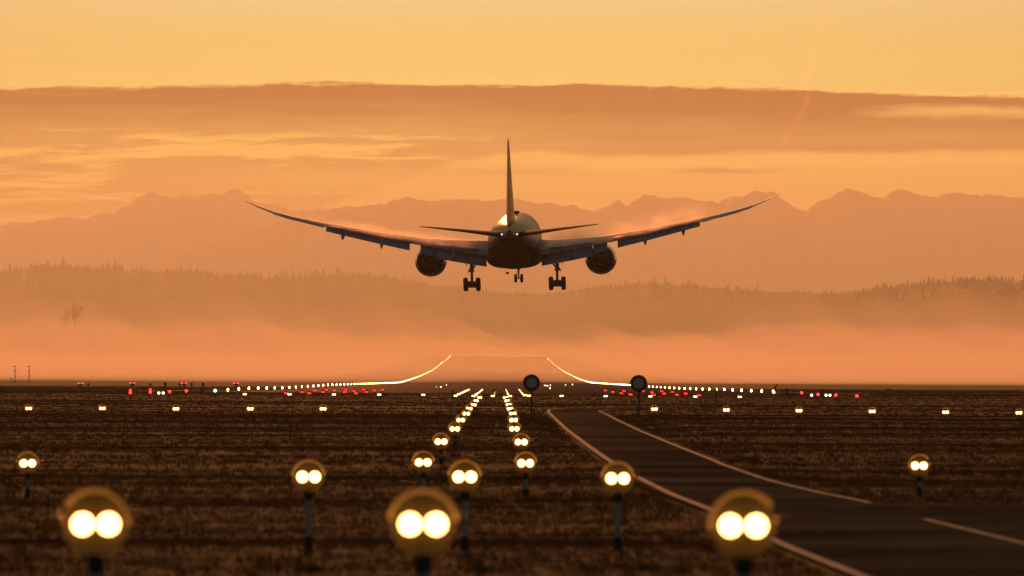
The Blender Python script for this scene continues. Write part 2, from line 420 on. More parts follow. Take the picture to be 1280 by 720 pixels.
# ------------------------------------------------------------------ grass: short dry blades, one mesh
def grass_band(d0, d1, per, blades, h, wd, margin=1.18):
    area = (d1 * d1 - d0 * d0) * (640 / F) * margin; n = int(area * per)
    d = np.sqrt(rng.uniform(d0 * d0, d1 * d1, n)); x = rng.uniform(-1, 1, n) * d * (640 / F) * margin
    keep = (np.sin(x * .16 + 2 * np.sin(d * .31)) + np.sin(d * .9 + 1.3 * np.sin(x * .11)) + bumps(x, d) * 5 + rng.normal(0, 2.0, n)) > -1.5
    keep &= road_dist(x, d) > .18
    x, d = x[keep], d[keep]; z = ground_z(x, d); n = len(x)
    hh = h * rng.lognormal(0, .35, n)
    vs = []
    for k in range(blades):
        a = rng.uniform(0, 6.283, n); o = rng.normal(0, .035 + wd * 2, (2, n)); bh = hh * rng.uniform(.6, 1.15, n); ln = rng.uniform(.2, .9, n) * bh
        ca, sa = np.cos(a), np.sin(a); ww = wd * rng.uniform(.6, 1.3, n)
        bx, by = x + o[0], d + o[1]
        vs.append(np.stack([np.stack([bx - ww, by, z - .02], 1), np.stack([bx + ww, by, z - .02], 1), np.stack([bx + ca * ln, by + sa * ln, z + bh], 1)], 1))
    return np.concatenate(vs).reshape(-1, 3)
gv = np.concatenate([grass_band(48, 115, 60, 6, .045, .005), grass_band(115, 260, 30, 5, .04, .009), grass_band(260, 560, 4, 5, .05, .022), grass_band(560, 1050, .7, 5, .08, .05)])
gf = np.arange(len(gv)).reshape(-1, 3)
m_grass = bpy.data.materials.new('dry_grass'); m_grass.use_nodes = True; t = m_grass.node_tree; t.nodes.clear()
c = t.nodes.new('ShaderNodeTexCoord'); n1 = noise(t, c.outputs['Object'], .35, 6, .65); n2 = noise(t, c.outputs['Object'], 9, 3, .7)
colr = ramp(t, (n1 * .6 + n2 * .5).step(.35, .8), [(0, (.024, .016, .009)), (.5, (.050, .032, .016)), (1, (.100, .063, .030))])
df = t.nodes.new('ShaderNodeBsdfDiffuse'); tr = t.nodes.new('ShaderNodeBsdfTranslucent'); mx = t.nodes.new('ShaderNodeMixShader'); mx.inputs[0].default_value = .4
t.links.new(colr, df.inputs[0]); t.links.new(colr, tr.inputs[0]); t.links.new(df.outputs[0], mx.inputs[1]); t.links.new(tr.outputs[0], mx.inputs[2])
o_ = t.nodes.new('ShaderNodeOutputMaterial'); t.links.new(mx.outputs[0], o_.inputs[0])
tag(link('grass', np_mesh('grass', gv, gf), m_grass, smooth=False), 'short dry brown grass covering the airfield', 'grass', kind='stuff')

# ------------------------------------------------------------------ mountains and wooded hill
def ridge(name, pts, D0, depth, mat, jag, seed, step=6, base=-8):
    r = np.random.default_rng(seed)
    xs = np.arange(pts[0][0], pts[-1][0] + .1, step); ys = np.interp(xs, [p[0] for p in pts], [p[1] for p in pts])
    D = D0(xs) if callable(D0) else np.full(len(xs), float(D0))
    H = (HY - ys) / F * D + EYE
    n = len(xs); rough = np.zeros(n)
    for k, a in ((60, .5), (25, .4), (11, .5), (5, .5)):
        m = max(3, int(n / (k / step)) + 2); rough += a * np.interp(np.arange(n), np.linspace(0, n - 1, m), r.normal(0, 1, m))
    H = H + rough * jag
    ts = np.concatenate([np.linspace(-1, 0, 15), np.linspace(.12, 1, 6)])
    V_, nn = [], len(ts)
    rl = r.normal(0, 1, (nn, n))
    for _ in range(2): rl = (np.roll(rl, 1, 1) + rl * 2 + np.roll(rl, -1, 1)) / 4
    P = np.zeros((nn, n, 3))
    for j, t_ in enumerate(ts):
        fall = (1 - abs(t_)) ** 1.25
        dd = D + t_ * depth
        P[j, :, 0] = (xs - CX) / F * dd; P[j, :, 1] = dd
        P[j, :, 2] = base + (H - base) * fall * (1 + (0 if t_ == 0 else .05) * rl[j])
    i0 = (np.arange(nn - 1)[:, None] * n + np.arange(n - 1)[None]).ravel()
    o = link(name, np_mesh(name, P.reshape(-1, 3), np.stack([i0, i0 + 1, i0 + n + 1, i0 + n], 1)), mat); tag(o, kind='structure')
    return xs, H
m_rock = mat_p('snowy_rock', (.60, .60, .62), .95, spec=.1, var=(.002, (.42, .42, .44)))
m_hill = mat_p('hill_meadow', (.03, .028, .014), .95, spec=.1, var=(.003, (.13, .10, .055)))
alps = [(-700, 300), (-420, 270), (-200, 285), (0, 278), (60, 273), (100, 271), (140, 264), (150, 260), (165, 251), (188, 241), (198, 246), (230, 247), (270, 244), (285, 243), (298, 236), (306, 244), (320, 250), (360, 262), (420, 262), (480, 268), (640, 300), (800, 330)]
ridge('mountains', alps, 42500, 5400, mat_p('hazed_snow', (.82, .82, .84), .95, spec=.1, var=(.002, (.68, .68, .70))), 14, 3, step=3)  # lighter than the right range: extra haze is put into the snow colour
alps2 = [(180, 330), (300, 290), (380, 268), (480, 253), (510, 247), (535, 250), (560, 250), (600, 249), (640, 248), (680, 256), (715, 257.5), (743, 264.5), (774, 250.5), (783, 257.5), (806, 241), (834, 249), (844, 246.5), (860, 248), (898, 253), (914, 246), (935, 246), (945, 241), (968, 242), (980, 252), (1008, 264), (1017, 256), (1036, 248), (1057, 234), (1083, 243), (1106, 248.5), (1117, 238), (1130, 236.5), (1149, 243), (1171, 246.5), (1184, 240), (1193, 239.5), (1226, 246.5), (1233, 242), (1247, 241.5), (1264, 248), (1280, 245.5), (1330, 240), (1400, 250), (1600, 260), (1900, 280)]
ridge('mountains', alps2, 38500, 5000, m_rock, 8, 5, step=2)
hill = [(-900, 380), (-500, 362), (-200, 352), (0, 344), (45, 338), (100, 338), (200, 340), (300, 346), (345, 352), (400, 346), (460, 345), (500, 351), (560, 360), (620, 367), (680, 368), (740, 362), (790, 357), (860, 359), (920, 363), (1000, 366), (1060, 367), (1110, 364), (1150, 357), (1200, 352), (1240, 351), (1270, 356), (1400, 364), (1700, 370), (2200, 385)]
def HDX(px): return np.interp(px, [-200, 300, 700, 1000, 1220], [28500, 27000, 24000, 21000, 17000])
hx, hH = ridge('hills', hill, HDX, 5000, m_hill, 1.2, 9)

def conifer(mb, x, y, z, h, r, rr, n=7, tiers=4):
    for k in range(tiers):
        z0 = z + h * (.08 + .9 * k / tiers * .95); z1 = min(z + h, z0 + h * (.42 if k < tiers - 1 else .3)); rad = r * (1 - .8 * k / tiers)
        v = [(x + rad * rr.uniform(.7, 1.15) * math.cos(6.283 * i / n + k), y + rad * rr.uniform(.7, 1.15) * math.sin(6.283 * i / n + k), z0 - h * .04 * rr.uniform(0, 1)) for i in range(n)]
        v.append((x + rr.normal(0, .04) * r, y, z1))
        mb.add(v, [(i, (i + 1) % n, n) for i in range(n)] + [tuple(range(n))[::-1]])
m_fir = mat_p('fir_foliage', (.035, .05, .025), .9, spec=.1, var=(.3, (.06, .07, .03)))
m_bark = mat_p('bark', (.06, .04, .028), .9, spec=.1)
hr = np.random.default_rng(21)
mb = MB()
def hill_z(px, dd):
    t_ = (dd - HDX(px)) / 5000
    return -8 + (np.interp(px, hx, hH) + 8) * (1 - abs(t_)) ** 1.25
for row, off in enumerate((-260, -120, -40, 10, -500, -900)):
    px = -160.0
    while px < 1440:
        dd = HDX(px) + off; z = hill_z(px, dd); h = dd / 20000 * 13 * hr.lognormal(0, .32) * (1.0 + .45 * math.sin(px * .11 + 2 * math.sin(px * .037)) * .5 + .35 * math.sin(px * .021) * math.sin(px * .0043 + 1)) * (1.25 if px < 470 or px > 1090 else .85)
        if math.sin(px * .05 + row) + hr.normal(0, .9) > -1.1 or row < 3:
            conifer(mb, (px - CX) / F * dd, dd + hr.uniform(-30, 30), z - 1, h, h * hr.uniform(.16, .3), hr, 6, 3)
        px += hr.uniform(1.2, 4.2)
tag(mb.build('woods', m_fir), 'hazy conifer forest covering the crest of the far hill', 'forest', kind='stuff')
SPIRES = [(38, 21), (47, 25), (55, 20), (72, 17), (138, 22), (335, 24), (356, 21), (374, 22), (391, 25), (404, 20), (1115, 22), (1128, 21), (1146, 23), (1163, 25), (1180, 22), (1218, 28), (1236, 26)]
for i, (px, h) in enumerate(SPIRES):
    dd = HDX(px) - 60; h *= dd / 20000; z = hill_z(px, dd); side_ = 'left' if px < 500 else 'right'
    e = empty('conifer_tree', ((px - CX) / F * dd, dd, z - 2))
    tag(e, 'tall hazy conifer above the forest crest, ' + [
        'leftmost of all on the skyline', 'second from the left, tallest of a close trio', 'third from the left, closing a trio', 'fourth from the left, just after the trio', 'alone in the middle of the left hilltop',
        'first of the row below the left wing', 'second of the row below the left wing', 'third of the row below the left wing', 'fourth, tallest below the left wing', 'last of the row below the left wing',
        'first of the right hilltop row', 'second of the right hilltop row', 'third of the right hilltop row', 'fourth of the right hilltop row', 'fifth of the right hilltop row', 'highest on the right hilltop', 'last of the right hilltop row'][i],
        'tree', 'tall conifers on the hill skyline')
    mb = MB(); conifer(mb, 0, 0, h * .12, h * .95, h * .17, hr, 9, 6); mb.build('crown', m_fir, e)
    MB().tube((0, 0, 0), (0, 0, h * .6), .45, .15, 8).build('trunk', m_bark, e)

# ------------------------------------------------------------------ air: even haze, and the low fog bank lying in the valley
HZ = MB().box((0, 26500, 568), (32000, 54600, 1152))
m_haze = mat_vol('hazy_air', (.95, .93, .9), SIGMA, .55)
tag(HZ.build('haze', m_haze), 'thin golden haze in the dawn air', 'haze', kind='stuff')
# ground fog: closed bodies whose tops rise slowly with distance, undulating sideways
def fog_body(front, front_mid, ds, es, lat, seed):
    us = np.linspace(-1, 1, 141); r = np.random.default_rng(seed); ph = r.uniform(0, 6.28, 6)
    V_, F_ = [], []; n, m = len(us), len(ds)
    for layer in (1, 0):
        for j, dj in enumerate(ds):
            for u in us:
                px = CX + u * 1.6 * 640
                y = front + (front_mid - front) * math.exp(-((px - 640) / 130) ** 2) + dj
                x = u * 1.6 * 640 / F * y
                e = es[j] * (np.interp(px, *lat) + .11 * math.sin(px * .009 + ph[0] + j * .4) + .10 * math.sin(px * .027 + ph[1] + j * .7) + .07 * math.sin(px * .07 + ph[2] + j)) if es[j] > 0 else es[j]
                V_.append((x, y, max(-6.0, EYE + e * y) if layer else -8.0))
    for j in range(m - 1):
        for i in range(n - 1):
            a = j * n + i; F_.append((a, a + 1, a + n + 1, a + n)); b = a + n * m; F_.append((b, b + n, b + n + 1, b + 1))
    N = n * m
    for i in range(n - 1):
        F_.append((i, N + i, N + i + 1, i + 1)); a = (m - 1) * n + i; F_.append((a, a + 1, N + a + 1, N + a))
    for j in range(m - 1):
        a = j * n; F_.append((a, a + n, N + a + n, N + a)); a = j * n + n - 1; F_.append((a, N + a, N + a + n, a + n))
    return MB().add(V_, F_)
LAT = ([-400, 0, 300, 480, 560, 640, 720, 800, 900, 1100, 1280, 1600], [1.15, 1.1, .95, .74, .62, .52, .50, .58, .78, .95, .95, 1])
fog_far = fog_body(2300, 2600, [0, 1000, 2200, 3400, 4500, 5500, 6300, 7000, 7500, 7700], [.0001, .0008, .0017, .0027, .0038, .0050, .0063, .0080, .0100, .0030], LAT, 3)
tag(fog_far.build('fog', mat_vol('valley_fog', (.99, .85, .86), .00024, .55)), 'wide bank of glowing orange fog filling the valley below the hills', 'fog', kind='stuff')
fog_low = fog_body(1960, 2080, [0, 120, 400, 800, 1300, 1800, 2100, 2350, 2550, 2700, 2760], [-.0038, -.0033, -.0022, -.0012, -.0003, .0004, .0012, .0023, .0038, .0056, .001], LAT, 8)
tag(fog_low.build('mist', mat_vol('runway_mist', (.99, .84, .85), .0040, .55)), 'dense low mist lying over the dip of the runway', 'mist', kind='stuff')

# ------------------------------------------------------------------ airliner (local axes: +Y nose, X right, Z up)
PLD = 733.0
plane = empty('airliner', pix(642.2, 302.6, PLD))
plane.rotation_euler = (Matrix.Rotation(R(-1.05), 3, 'Z') @ Matrix.Rotation(R(2.5), 3, 'X') @ Matrix.Rotation(R(-.75), 3, 'Y')).to_euler()
tag(plane, 'twin-engine wide-body airliner landing with wheels and flaps down, seen from behind', 'airliner')
m_pearl = bpy.data.materials.new('airliner_paint'); m_pearl.use_nodes = True; t = m_pearl.node_tree; b = t.nodes['Principled BSDF']
c = t.nodes.new('ShaderNodeTexCoord'); s_ = t.nodes.new('ShaderNodeSeparateXYZ'); t.links.new(c.outputs['Object'], s_.inputs[0])
oy, oz = X(t, s_.outputs[1]), X(t, s_.outputs[2])
split = (oz - (oy.step(-12, -27) * 1.5) + .35).step(-.12, .12)          # pale top, black belly whose edge climbs with the tail cone
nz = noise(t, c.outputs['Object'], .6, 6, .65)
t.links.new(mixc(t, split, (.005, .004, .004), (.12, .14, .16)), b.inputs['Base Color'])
t.links.new((nz * .22 + .52 - split * .2).s, b.inputs['Roughness']); 
frame_ = (oy * 1.9).op('FRACT').bump(.5, .03); ang = X(t, s_.outputs[0]).op('ARCTAN2', oz)
strk = noise(t, vec(t, ang * 9, oy * .06, 0.0), 1.0, 4, .6)
t.links.new((split * .2 + .02).s, b.inputs['Specular IOR Level'])
bnf = t.nodes.new('ShaderNodeBump'); bnf.inputs['Strength'].default_value = .5; bnf.inputs['Distance'].default_value = .05
t.links.new((strk * .6 - frame_ * .25).s, bnf.inputs['Height']); t.links.new(bnf.outputs[0], b.inputs['Normal'])
b.inputs['Coat Weight'].default_value = .03;  b.inputs['Coat Roughness'].default_value = .12; b.inputs['Metallic'].default_value = .05
m_wing = mat_p('wing_paint', (.22, .265, .32), .5, spec=.3, var=(.5, (.17, .205, .25)))
m_dark = mat_p('tail_paint', (.012, .010, .010), .7, spec=.03, var=(.4, (.02, .016, .015)))
m_fin = mat_p('fin_paint', (.05, .028, .022), .4, coat=.1, var=(.4, (.03, .02, .018)))
m_metal = mat_p('bare_metal', (.42, .38, .34), .3, metal=1, var=(2., (.25, .22, .2)))
m_hot = mat_p('scorched_metal', (.05, .04, .035), .45, metal=.8)
m_vane = mat_p('vane_metal', (.16, .14, .12), .4, metal=.8)
m_gear = mat_p('gear_steel', (.10, .10, .10), .5, metal=.3)
m_rub = mat_p('rubber', (.015, .014, .014), .8)
m_glint = mat_emit('glint_emission', (1, .85, .6), 1.6, 'NONE')  # emission that stands in for glints on the tail

mat_nac = mat_p('nacelle_paint', (.30, .27, .25), .22, coat=.5, var=(.8, (.2, .18, .17)))
mat_red_dim = mat_emit('obstruction_lens', (1, .05, .05), 3, 'NONE')
def loft(rings, closed_ends=True):
    n = len(rings[0]); v = [p for r_ in rings for p in r_]; f = []
    for j in range(len(rings) - 1):
        for i in range(n): f.append((j * n + i, j * n + (i + 1) % n, (j + 1) * n + (i + 1) % n, (j + 1) * n + i))
    if closed_ends: f += [tuple(range(n))[::-1], tuple(range((len(rings) - 1) * n, len(rings) * n))]
    return MB().add(v, f)
YN = 35.0   # nose station
FUS = [(0, .05, .05, -.75), (.5, .62, .6, -.72), (1.4, 1.2, 1.15, -.62), (3, 1.9, 1.9, -.4), (5.5, 2.5, 2.6, -.15), (8.5, 2.82, 2.92, -.02), (11, 2.885, 2.97, 0), (18, 2.885, 2.97, 0), (30, 2.885, 2.97, 0), (40, 2.885, 2.97, 0),
       (43, 2.84, 2.9, .05), (46, 2.68, 2.72, .20), (49, 2.42, 2.42, .46), (52, 2.08, 2.06, .78), (55, 1.66, 1.66, 1.08), (58, 1.18, 1.22, 1.36), (60.3, .74, .80, 1.54), (62, .42, .48, 1.64), (62.8, .30, .34, 1.67)]
fi = np.linspace(0, 62.8, 130); fa = np.array(FUS)
def fus(a): return [float(np.interp(a, fa[:, 0], fa[:, k])) for k in (1, 2, 3)]
def fring(a, n=64):
    # smooth the section values a little along the body
    w_, h_, zc = np.mean([fus(min(max(a + q, 0), 62.8)) for q in ((-1, 0, 1) if 6 < a < 60 else (0,))], 0)
    return [(w_ * math.cos(6.28318 * i / n), YN - a, zc + h_ * math.sin(6.28318 * i / n)) for i in range(n)]
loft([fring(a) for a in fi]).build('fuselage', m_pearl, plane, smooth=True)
MB().lathe([(.05, YN - 62.5), (.24, YN - 62.5), (.25, YN - 62.95), (.18, YN - 62.95), (.17, YN - 62.55)], 'Y', 24, c=(0, 0, 1.67)).build('exhaust_pipe', m_hot, plane, smooth=True)
# wing-body fairing
rings = []
for a in np.linspace(18.5, 41.5, 30):
    k = math.sin(math.pi * (a - 18.5) / 23) ** .55
    n = 40; rings.append([((2.4 + .85 * k) * math.copysign(abs(math.cos(6.28318 * i / n)) ** .75, math.cos(6.28318 * i / n)), YN - a, -1.72 + (.8 + .60 * k) * math.copysign(abs(math.sin(6.28318 * i / n)) ** .75, math.sin(6.28318 * i / n))) for i in range(n)])
loft(rings).build('belly_fairing', m_dark, plane, smooth=True)
MB().box((0, 0, 0), (.74, 1.3, .34)).box((0, 0, -.2), (.3, 1.0, .3)).build('antenna_radome', m_dark, plane, loc=(.15, 9, 3.22))
MB().box((0, 0, 0), (.05, .5, .42)).build('blade_antenna', m_gear, plane, loc=(.3, 2, -3.55))
MB().box((0, 0, 0), (.36, .5, .25)).build('drain_mast', m_gear, plane, loc=(-.75, -1, -3.5))
def foil(le, te, z, th, inc, x, n=14, camber=.015, vertical=False):
    """closed aerofoil ring in the plane of constant span"""
    ch = le - te; out = []
    ts = [.5 * (1 - math.cos(math.pi * k / n)) for k in range(n + 1)]
    def yt(q): return 5 * th * (.2969 * math.sqrt(q) - .126 * q - .3516 * q * q + .2843 * q ** 3 - .1015 * q ** 4)
    pts = [(q, yt(q) + camber * 4 * q * (1 - q)) for q in ts[::-1]] + [(q, -yt(q) + camber * 4 * q * (1 - q)) for q in ts[1:-1]]
    si, co = math.sin(inc), math.cos(inc)
    for q, h in pts:
        yy = (q - .75) * ch; zz = h * ch
        Y = le - .75 * ch - (yy * co + zz * si * -1) ; Z = z - yy * si + zz * co
        out.append((x, Y, Z) if not vertical else (Z, Y, x))
    return out
# stations: x, a(LE), a(TE), z at 75% chord, thickness, incidence deg
WS = [(0, 19.5, 34.2, -1.65, .13, 4.2), (2.9, 21.9, 34.2, -1.38, .13, 4.2), (6.5, 24.4, 34.4, -.86, .118, 3.4), (10.2, 27.0, 34.8, -.24, .105, 2.6), (15.5, 30.6, 36.6, .80, .10, 1.6), (21.4, 34.5, 38.9, 2.15, .095, 1.0), (25.5, 37.2, 40.5, 3.22, .09, .6), (27.4, 38.6, 41.3, 3.85, .085, .4), (28.8, 40.0, 42.0, 4.46, .08, .2), (29.7, 41.2, 42.5, 4.95, .07, 0), (30.4, 42.2, 42.8, 5.32, .06, 0)]
wa = np.array(WS)
def wing_at(x): return [float(np.interp(x, wa[:, 0], wa[:, k])) for k in range(1, 6)]
def wring(x, sgn, cut=None):
    le, te, z, th, inc = wing_at(abs(x)); return foil(YN - le, YN - te, z, th, R(inc), sgn * abs(x))
xs_w = np.concatenate([np.linspace(0, 27, 28), np.linspace(27.3, 30.4, 14)])
for sgn in (-1, 1):
    wg = loft([wring(x, sgn) for x in xs_w]).build('wing', m_wing, plane, smooth=True)
    def flap(name, x0, x1, c0, c1, defl, drop, mat=m_wing, back=.0, n=8):
        rs = []
        for x in np.linspace(x0, x1, n):
            le, te, z, th, inc = wing_at(x); cl = te - le; fc = cl * np.interp(x, [x0, x1], [c0, c1])
            # hinge behind the rear spar; the flap slides aft and turns down
            hy = YN - te + cl * .10 - back; hz = z - cl * .15 * math.sin(R(inc)) - drop
            q = foil(hy, hy - fc, 0, .12, 0, sgn * x, 8, .02)
            d = R(defl); ox, oz_ = hy, 0
            rs.append([(p[0], ox + (p[1] - ox) * math.cos(d) + p[2] * math.sin(d) * -1 * -1, hz + (p[1] - ox) * math.sin(d) + p[2] * math.cos(d)) for p in q])
        return loft(rs).build(name, mat, wg, smooth=True)
    flap('flap', 3.15, 9.0, .18, .235, 36, .02, back=.12)
    flap('flap', 9.1, 10.7, .22, .22, 32, .04, back=.08)
    flap('flap', 11.9, 21.3, .225, .22, 31, .0, back=.1, n=12)
    flap('aileron', 21.5, 27.2, .24, .24, 7, .0)
    # raised spoiler panels leave a dark slot in front of the flaps
    for x0, x1 in ((4.0, 8.8), (11.4, 15.4), (15.5, 20.8)):
        rs = []
        for x in np.linspace(x0, x1, 5):
            le, te, z, th, inc = wing_at(x); cl = te - le
            q = foil(YN - te + cl * .24, YN - te + cl * .09, z + cl * (.10 - .165) * math.sin(R(inc)) + cl * .045, .05, R(inc - 1), sgn * x, 6, 0)
            rs.append(q)
        loft(rs).build('spoiler', m_wing, wg, smooth=True)
    for x, ln, dp in ((6.9, 4.2, .75), (15.05, 4.0, .62), (19.4, 3.2, .52)):
        le, te, z, th, inc = wing_at(x); cl = te - le
        rs = []
        for k in range(11):
            q = k / 10; y = YN - te + cl * .35 - q * (cl * .35 + ln * .42)
            w_ = .26 * math.sin(math.pi * min(.98, q * .8 + .12)) ** .7; h_ = dp * math.sin(math.pi * min(.97, q * .72 + .14)) ** .8 * .62
            zc = z - .18 - .30 * q - (max(0, q - .5) * dp * 1.7)
            n = 14; rs.append([(sgn * x + w_ * math.cos(6.28318 * i / n), y, zc + h_ * math.sin(6.28318 * i / n)) for i in range(n)])
        loft(rs).build('flap_fairing', m_wing, wg, smooth=True)
    # engine -------------------------------------------------
    ex, ez, ea = sgn * 9.9, -2.35, 21.3
    en = empty('engine', (ex, YN - ea, ez)); en.parent = plane
    def A_(r_, a_): return (r_, -a_)
    def chev(j, i): return 0
    out = [A_(1.42, .15), A_(1.55, .0), A_(1.70, .12), A_(1.82, .6), A_(1.86, 1.5), A_(1.83, 2.6), A_(1.72, 3.6), A_(1.58, 4.4), A_(1.52, 4.72), A_(1.49, 4.70), A_(1.52, 3.6), A_(1.50, 2.0), A_(1.44, .8), A_(1.42, .15)]
    MB().lathe(out, 'Y', 72, rmod=lambda j, i: (-.14 * abs(((i / 72 * 18) % 1) - .5) * 2 + .07) if j in (8, 9) else 0).build('nacelle', mat_nac, en, smooth=True)
    MB().lathe([A_(.01, .75), A_(.34, 1.0), A_(.40, 1.4), A_(.40, 1.6)], 'Y', 32).build('spinner', m_gear, en, smooth=True)
    fb = MB()
    for k in range(18):
        a0 = 6.28318 * k / 18
        for q in range(5):
            r0, r1 = .38 + q * .21, .38 + (q + 1) * .21
            t0, t1 = .10 + .16 * q, .10 + .16 * (q + 1)
            P = [(r0, a0 + t0 * .5 - .09, 1.2), (r1, a0 + t1 * .5 - .09, 1.2), (r1, a0 + t1 * .5 + .10, 1.5), (r0, a0 + t0 * .5 + .10, 1.5)]
            v = [(r_ * math.cos(a_), -y_, r_ * math.sin(a_)) for r_, a_, y_ in P]; v += [(p[0], p[1] - .03, p[2]) for p in v]
            fb.add(v, [(0, 1, 2, 3), (7, 6, 5, 4), (0, 4, 5, 1), (2, 6, 7, 3), (1, 5, 6, 2), (0, 3, 7, 4)])
    fb.build('fan', m_hot, en)
    gvb = MB()
    for k in range(16):
        a0 = 6.28318 * (k + .5) / 16; rm = Matrix.Rotation(-a0, 3, 'Y')
        gvb.box(rm @ Vector((1.24, -3.9, 0)), (.62, .7, .07), rot=rm)
    gvb.build('guide_vanes', m_vane, en)
    MB().lathe([A_(.95, 1.7), A_(1.02, 2.6), A_(1.05, 3.6), A_(.98, 4.6), A_(.84, 5.6), A_(.70, 6.3), A_(.66, 6.32), A_(.66, 5.8), A_(.55, 5.0)], 'Y', 48,
               rmod=lambda j, i: (-.10 * abs(((i / 48 * 12) % 1) - .5) * 2 + .05) if j in (5, 6) else 0).build('core_cowl', m_hot, en, smooth=True)
    MB().lathe([A_(.62, 4.9), A_(.52, 5.7), A_(.36, 6.5), A_(.16, 7.2), A_(.01, 7.5)], 'Y', 32).build('exhaust_plug', m_hot, en, smooth=True)
    MB().lathe([A_(1.53, 3.2), A_(.9, 3.2)], 'Y', 48).build('bulkhead', m_rub, en, smooth=True)
    rs = []
    for q in np.linspace(0, 1, 8):
        y = -(1.6 + q * 6.8); zt = np.interp(q, [0, .5, 1], [1.75, 2.25, 2.35]); zb = np.interp(q, [0, .4, .7, 1], [1.55, 1.0, .75, 1.9]); w_ = .28 * math.sin(math.pi * (.12 + .8 * q)) ** .6
        rs.append([(-w_, y, zb), (w_, y, zb), (w_, y, zt), (-w_, y, zt)])
    loft(rs).build('pylon', m_wing, en)
    # main landing gear --------------------------------------
    gx = sgn * 4.9
    mg = empty('main_landing_gear', (gx, YN - 33.0, -1.5)); mg.parent = plane
    s1 = MB().tube((0, 0, .3), (0, -.05, -1.9), .24, .22, 16).tube((0, -.05, -1.8), (0, -.08, -3.35), .15, .15, 14)
    s1.tube((0, -.05, -1.9), (0, -.05, -1.72), .30, .30, 16)
    s1.tube((0, .35, -2.0), (0, .55, -2.6), .05, .05, 8).tube((0, .55, -2.6), (0, .1, -3.2), .05, .05, 8)
    s1.tube((sgn * .26, -.1, -1.55), (sgn * .42, -.1, -1.95), .07, .07, 8)
    s1.build('strut', m_gear, mg, smooth=False)
    MB().tube((0, 0, -1.75), (-sgn * 1.55, .05, .45), .09, .09, 10).tube((-sgn * .78, .02, -.6), (-.1 * sgn, .0, -.4), .045, .045, 8).tube((0, 0, -1.2), (0, 1.8, .4), .08, .08, 10).build('side_brace', m_gear, mg)
    tl = R(-11)
    bt = MB(); hb = Vector((0, -.08, -3.35))
    ax = [hb + Vector((0, .73 * math.cos(tl) * s2, -.73 * math.sin(tl) * s2 * -1)) for s2 in (1, -1)]
    bt.tube(ax[0], ax[1], .22, .22, 12).box(hb + Vector((0, 0, .05)), (.75, .5, .42))
    for p in ax: bt.tube(p + Vector((-.85, 0, 0)), p + Vector((.85, 0, 0)), .14, .14, 12).tube(p + Vector((-.45, 0, 0)), p + Vector((.45, 0, 0)), .27, .27, 14)
    bt.box(hb + Vector((.22, 0, -.25)), (.06, .9, .12)).box(hb + Vector((-.22, 0, -.25)), (.06, .9, .12))
    bt.build('bogie_beam', m_gear, mg)
    for p in ax:
        for sx in (-.72, .72):
            wl = MB().lathe([(.30, -.26), (.54, -.26), (.64, -.2), (.665, -.08), (.665, .08), (.64, .2), (.54, .26), (.30, .26)], 'X', 28, closed=True).build('wheel', m_rub, mg, smooth=True, loc=p + Vector((sx, 0, 0)))
            smooth_by_angle(wl)
            MB().lathe([(.05, -.20), (.28, -.20), (.29, -.235), (.31, -.235), (.31, .235), (.29, .235), (.28, .2), (.05, .2)], 'X', 20, closed=True).build('rim', m_metal, wl)
    MB().box((0, 0, 0), (.06, 2.2, 1.5), rot=Matrix.Rotation(R(-6 * sgn), 3, 'Y')).build('gear_door', m_wing, mg, loc=(sgn * .52, .0, -.45))
# nose gear
ng = empty('nose_landing_gear', (0, YN - 6.0, -2.6)); ng.parent = plane
MB().tube((0, 0, .2), (0, -.1, -1.7), .14, .12, 14).tube((0, -.1, -1.6), (0, -.1, -2.45), .09, .09, 12).tube((-.42, -.1, -2.45), (.42, -.1, -2.45), .07, .07, 10).tube((0, 0, -1.0), (0, 1.6, .2), .06, .06, 8).box((0, -.2, -1.3), (.5, .12, .16)).build('strut', m_gear, ng)
for sx in (-.36, .36):
    wl = MB().lathe([(.25, -.17), (.42, -.17), (.49, -.12), (.51, -.05), (.51, .05), (.49, .12), (.42, .17), (.25, .17)], 'X', 24, closed=True).build('wheel', m_rub, ng, smooth=True, loc=(sx, -.1, -2.45))
    smooth_by_angle(wl)
    MB().lathe([(.04, -.15), (.25, -.175), (.26, -.175), (.26, .175), (.25, .175), (.04, .15)], 'X', 18, closed=True).build('rim', m_metal, wl)
for sx in (-1, 1): MB().box((0, 0, 0), (.05, 2.0, .62), rot=Matrix.Rotation(R(8 * sx), 3, 'Y')).build('gear_door', m_dark, ng, loc=(sx * .62, .9, -.45))
# fin and tailplane
fin = loft([foil(YN - le, YN - te, 0, th, 0, z, 12, 0, True) for z, le, te, th in ((2.0, 47.2, 59.9, .085), (3.0, 49.0, 60.1, .085), (4.2, 50.6, 60.4, .085), (7.5, 54.4, 61.3, .08), (10.5, 57.8, 62.1, .075), (11.7, 59.2, 62.4, .07), (12.1, 60.2, 62.5, .05))]).build('fin', m_fin, plane, smooth=True)
for sgn in (-1, 1):
    loft([foil(YN - le, YN - te, z, th, R(-1.5), sgn * x, 12, 0) for x, le, te, z, th in ((.2, 53.6, 60.6, 1.42, .105), (1.4, 54.6, 60.7, 1.50, .10), (5.0, 57.6, 61.6, 1.98, .09), (8.6, 60.4, 62.6, 2.42, .08), (9.6, 61.3, 62.9, 2.54, .07), (9.9, 62.1, 63.0, 2.57, .05))]).build('tailplane', m_dark, plane, smooth=True)
    MB().ball((0, 0, 0), .09, 10).build('tail_glint', m_glint, plane, smooth=True, loc=(sgn * .85, YN - 60.6, 1.52))  # small glowing ball added for a glint at the tailplane root

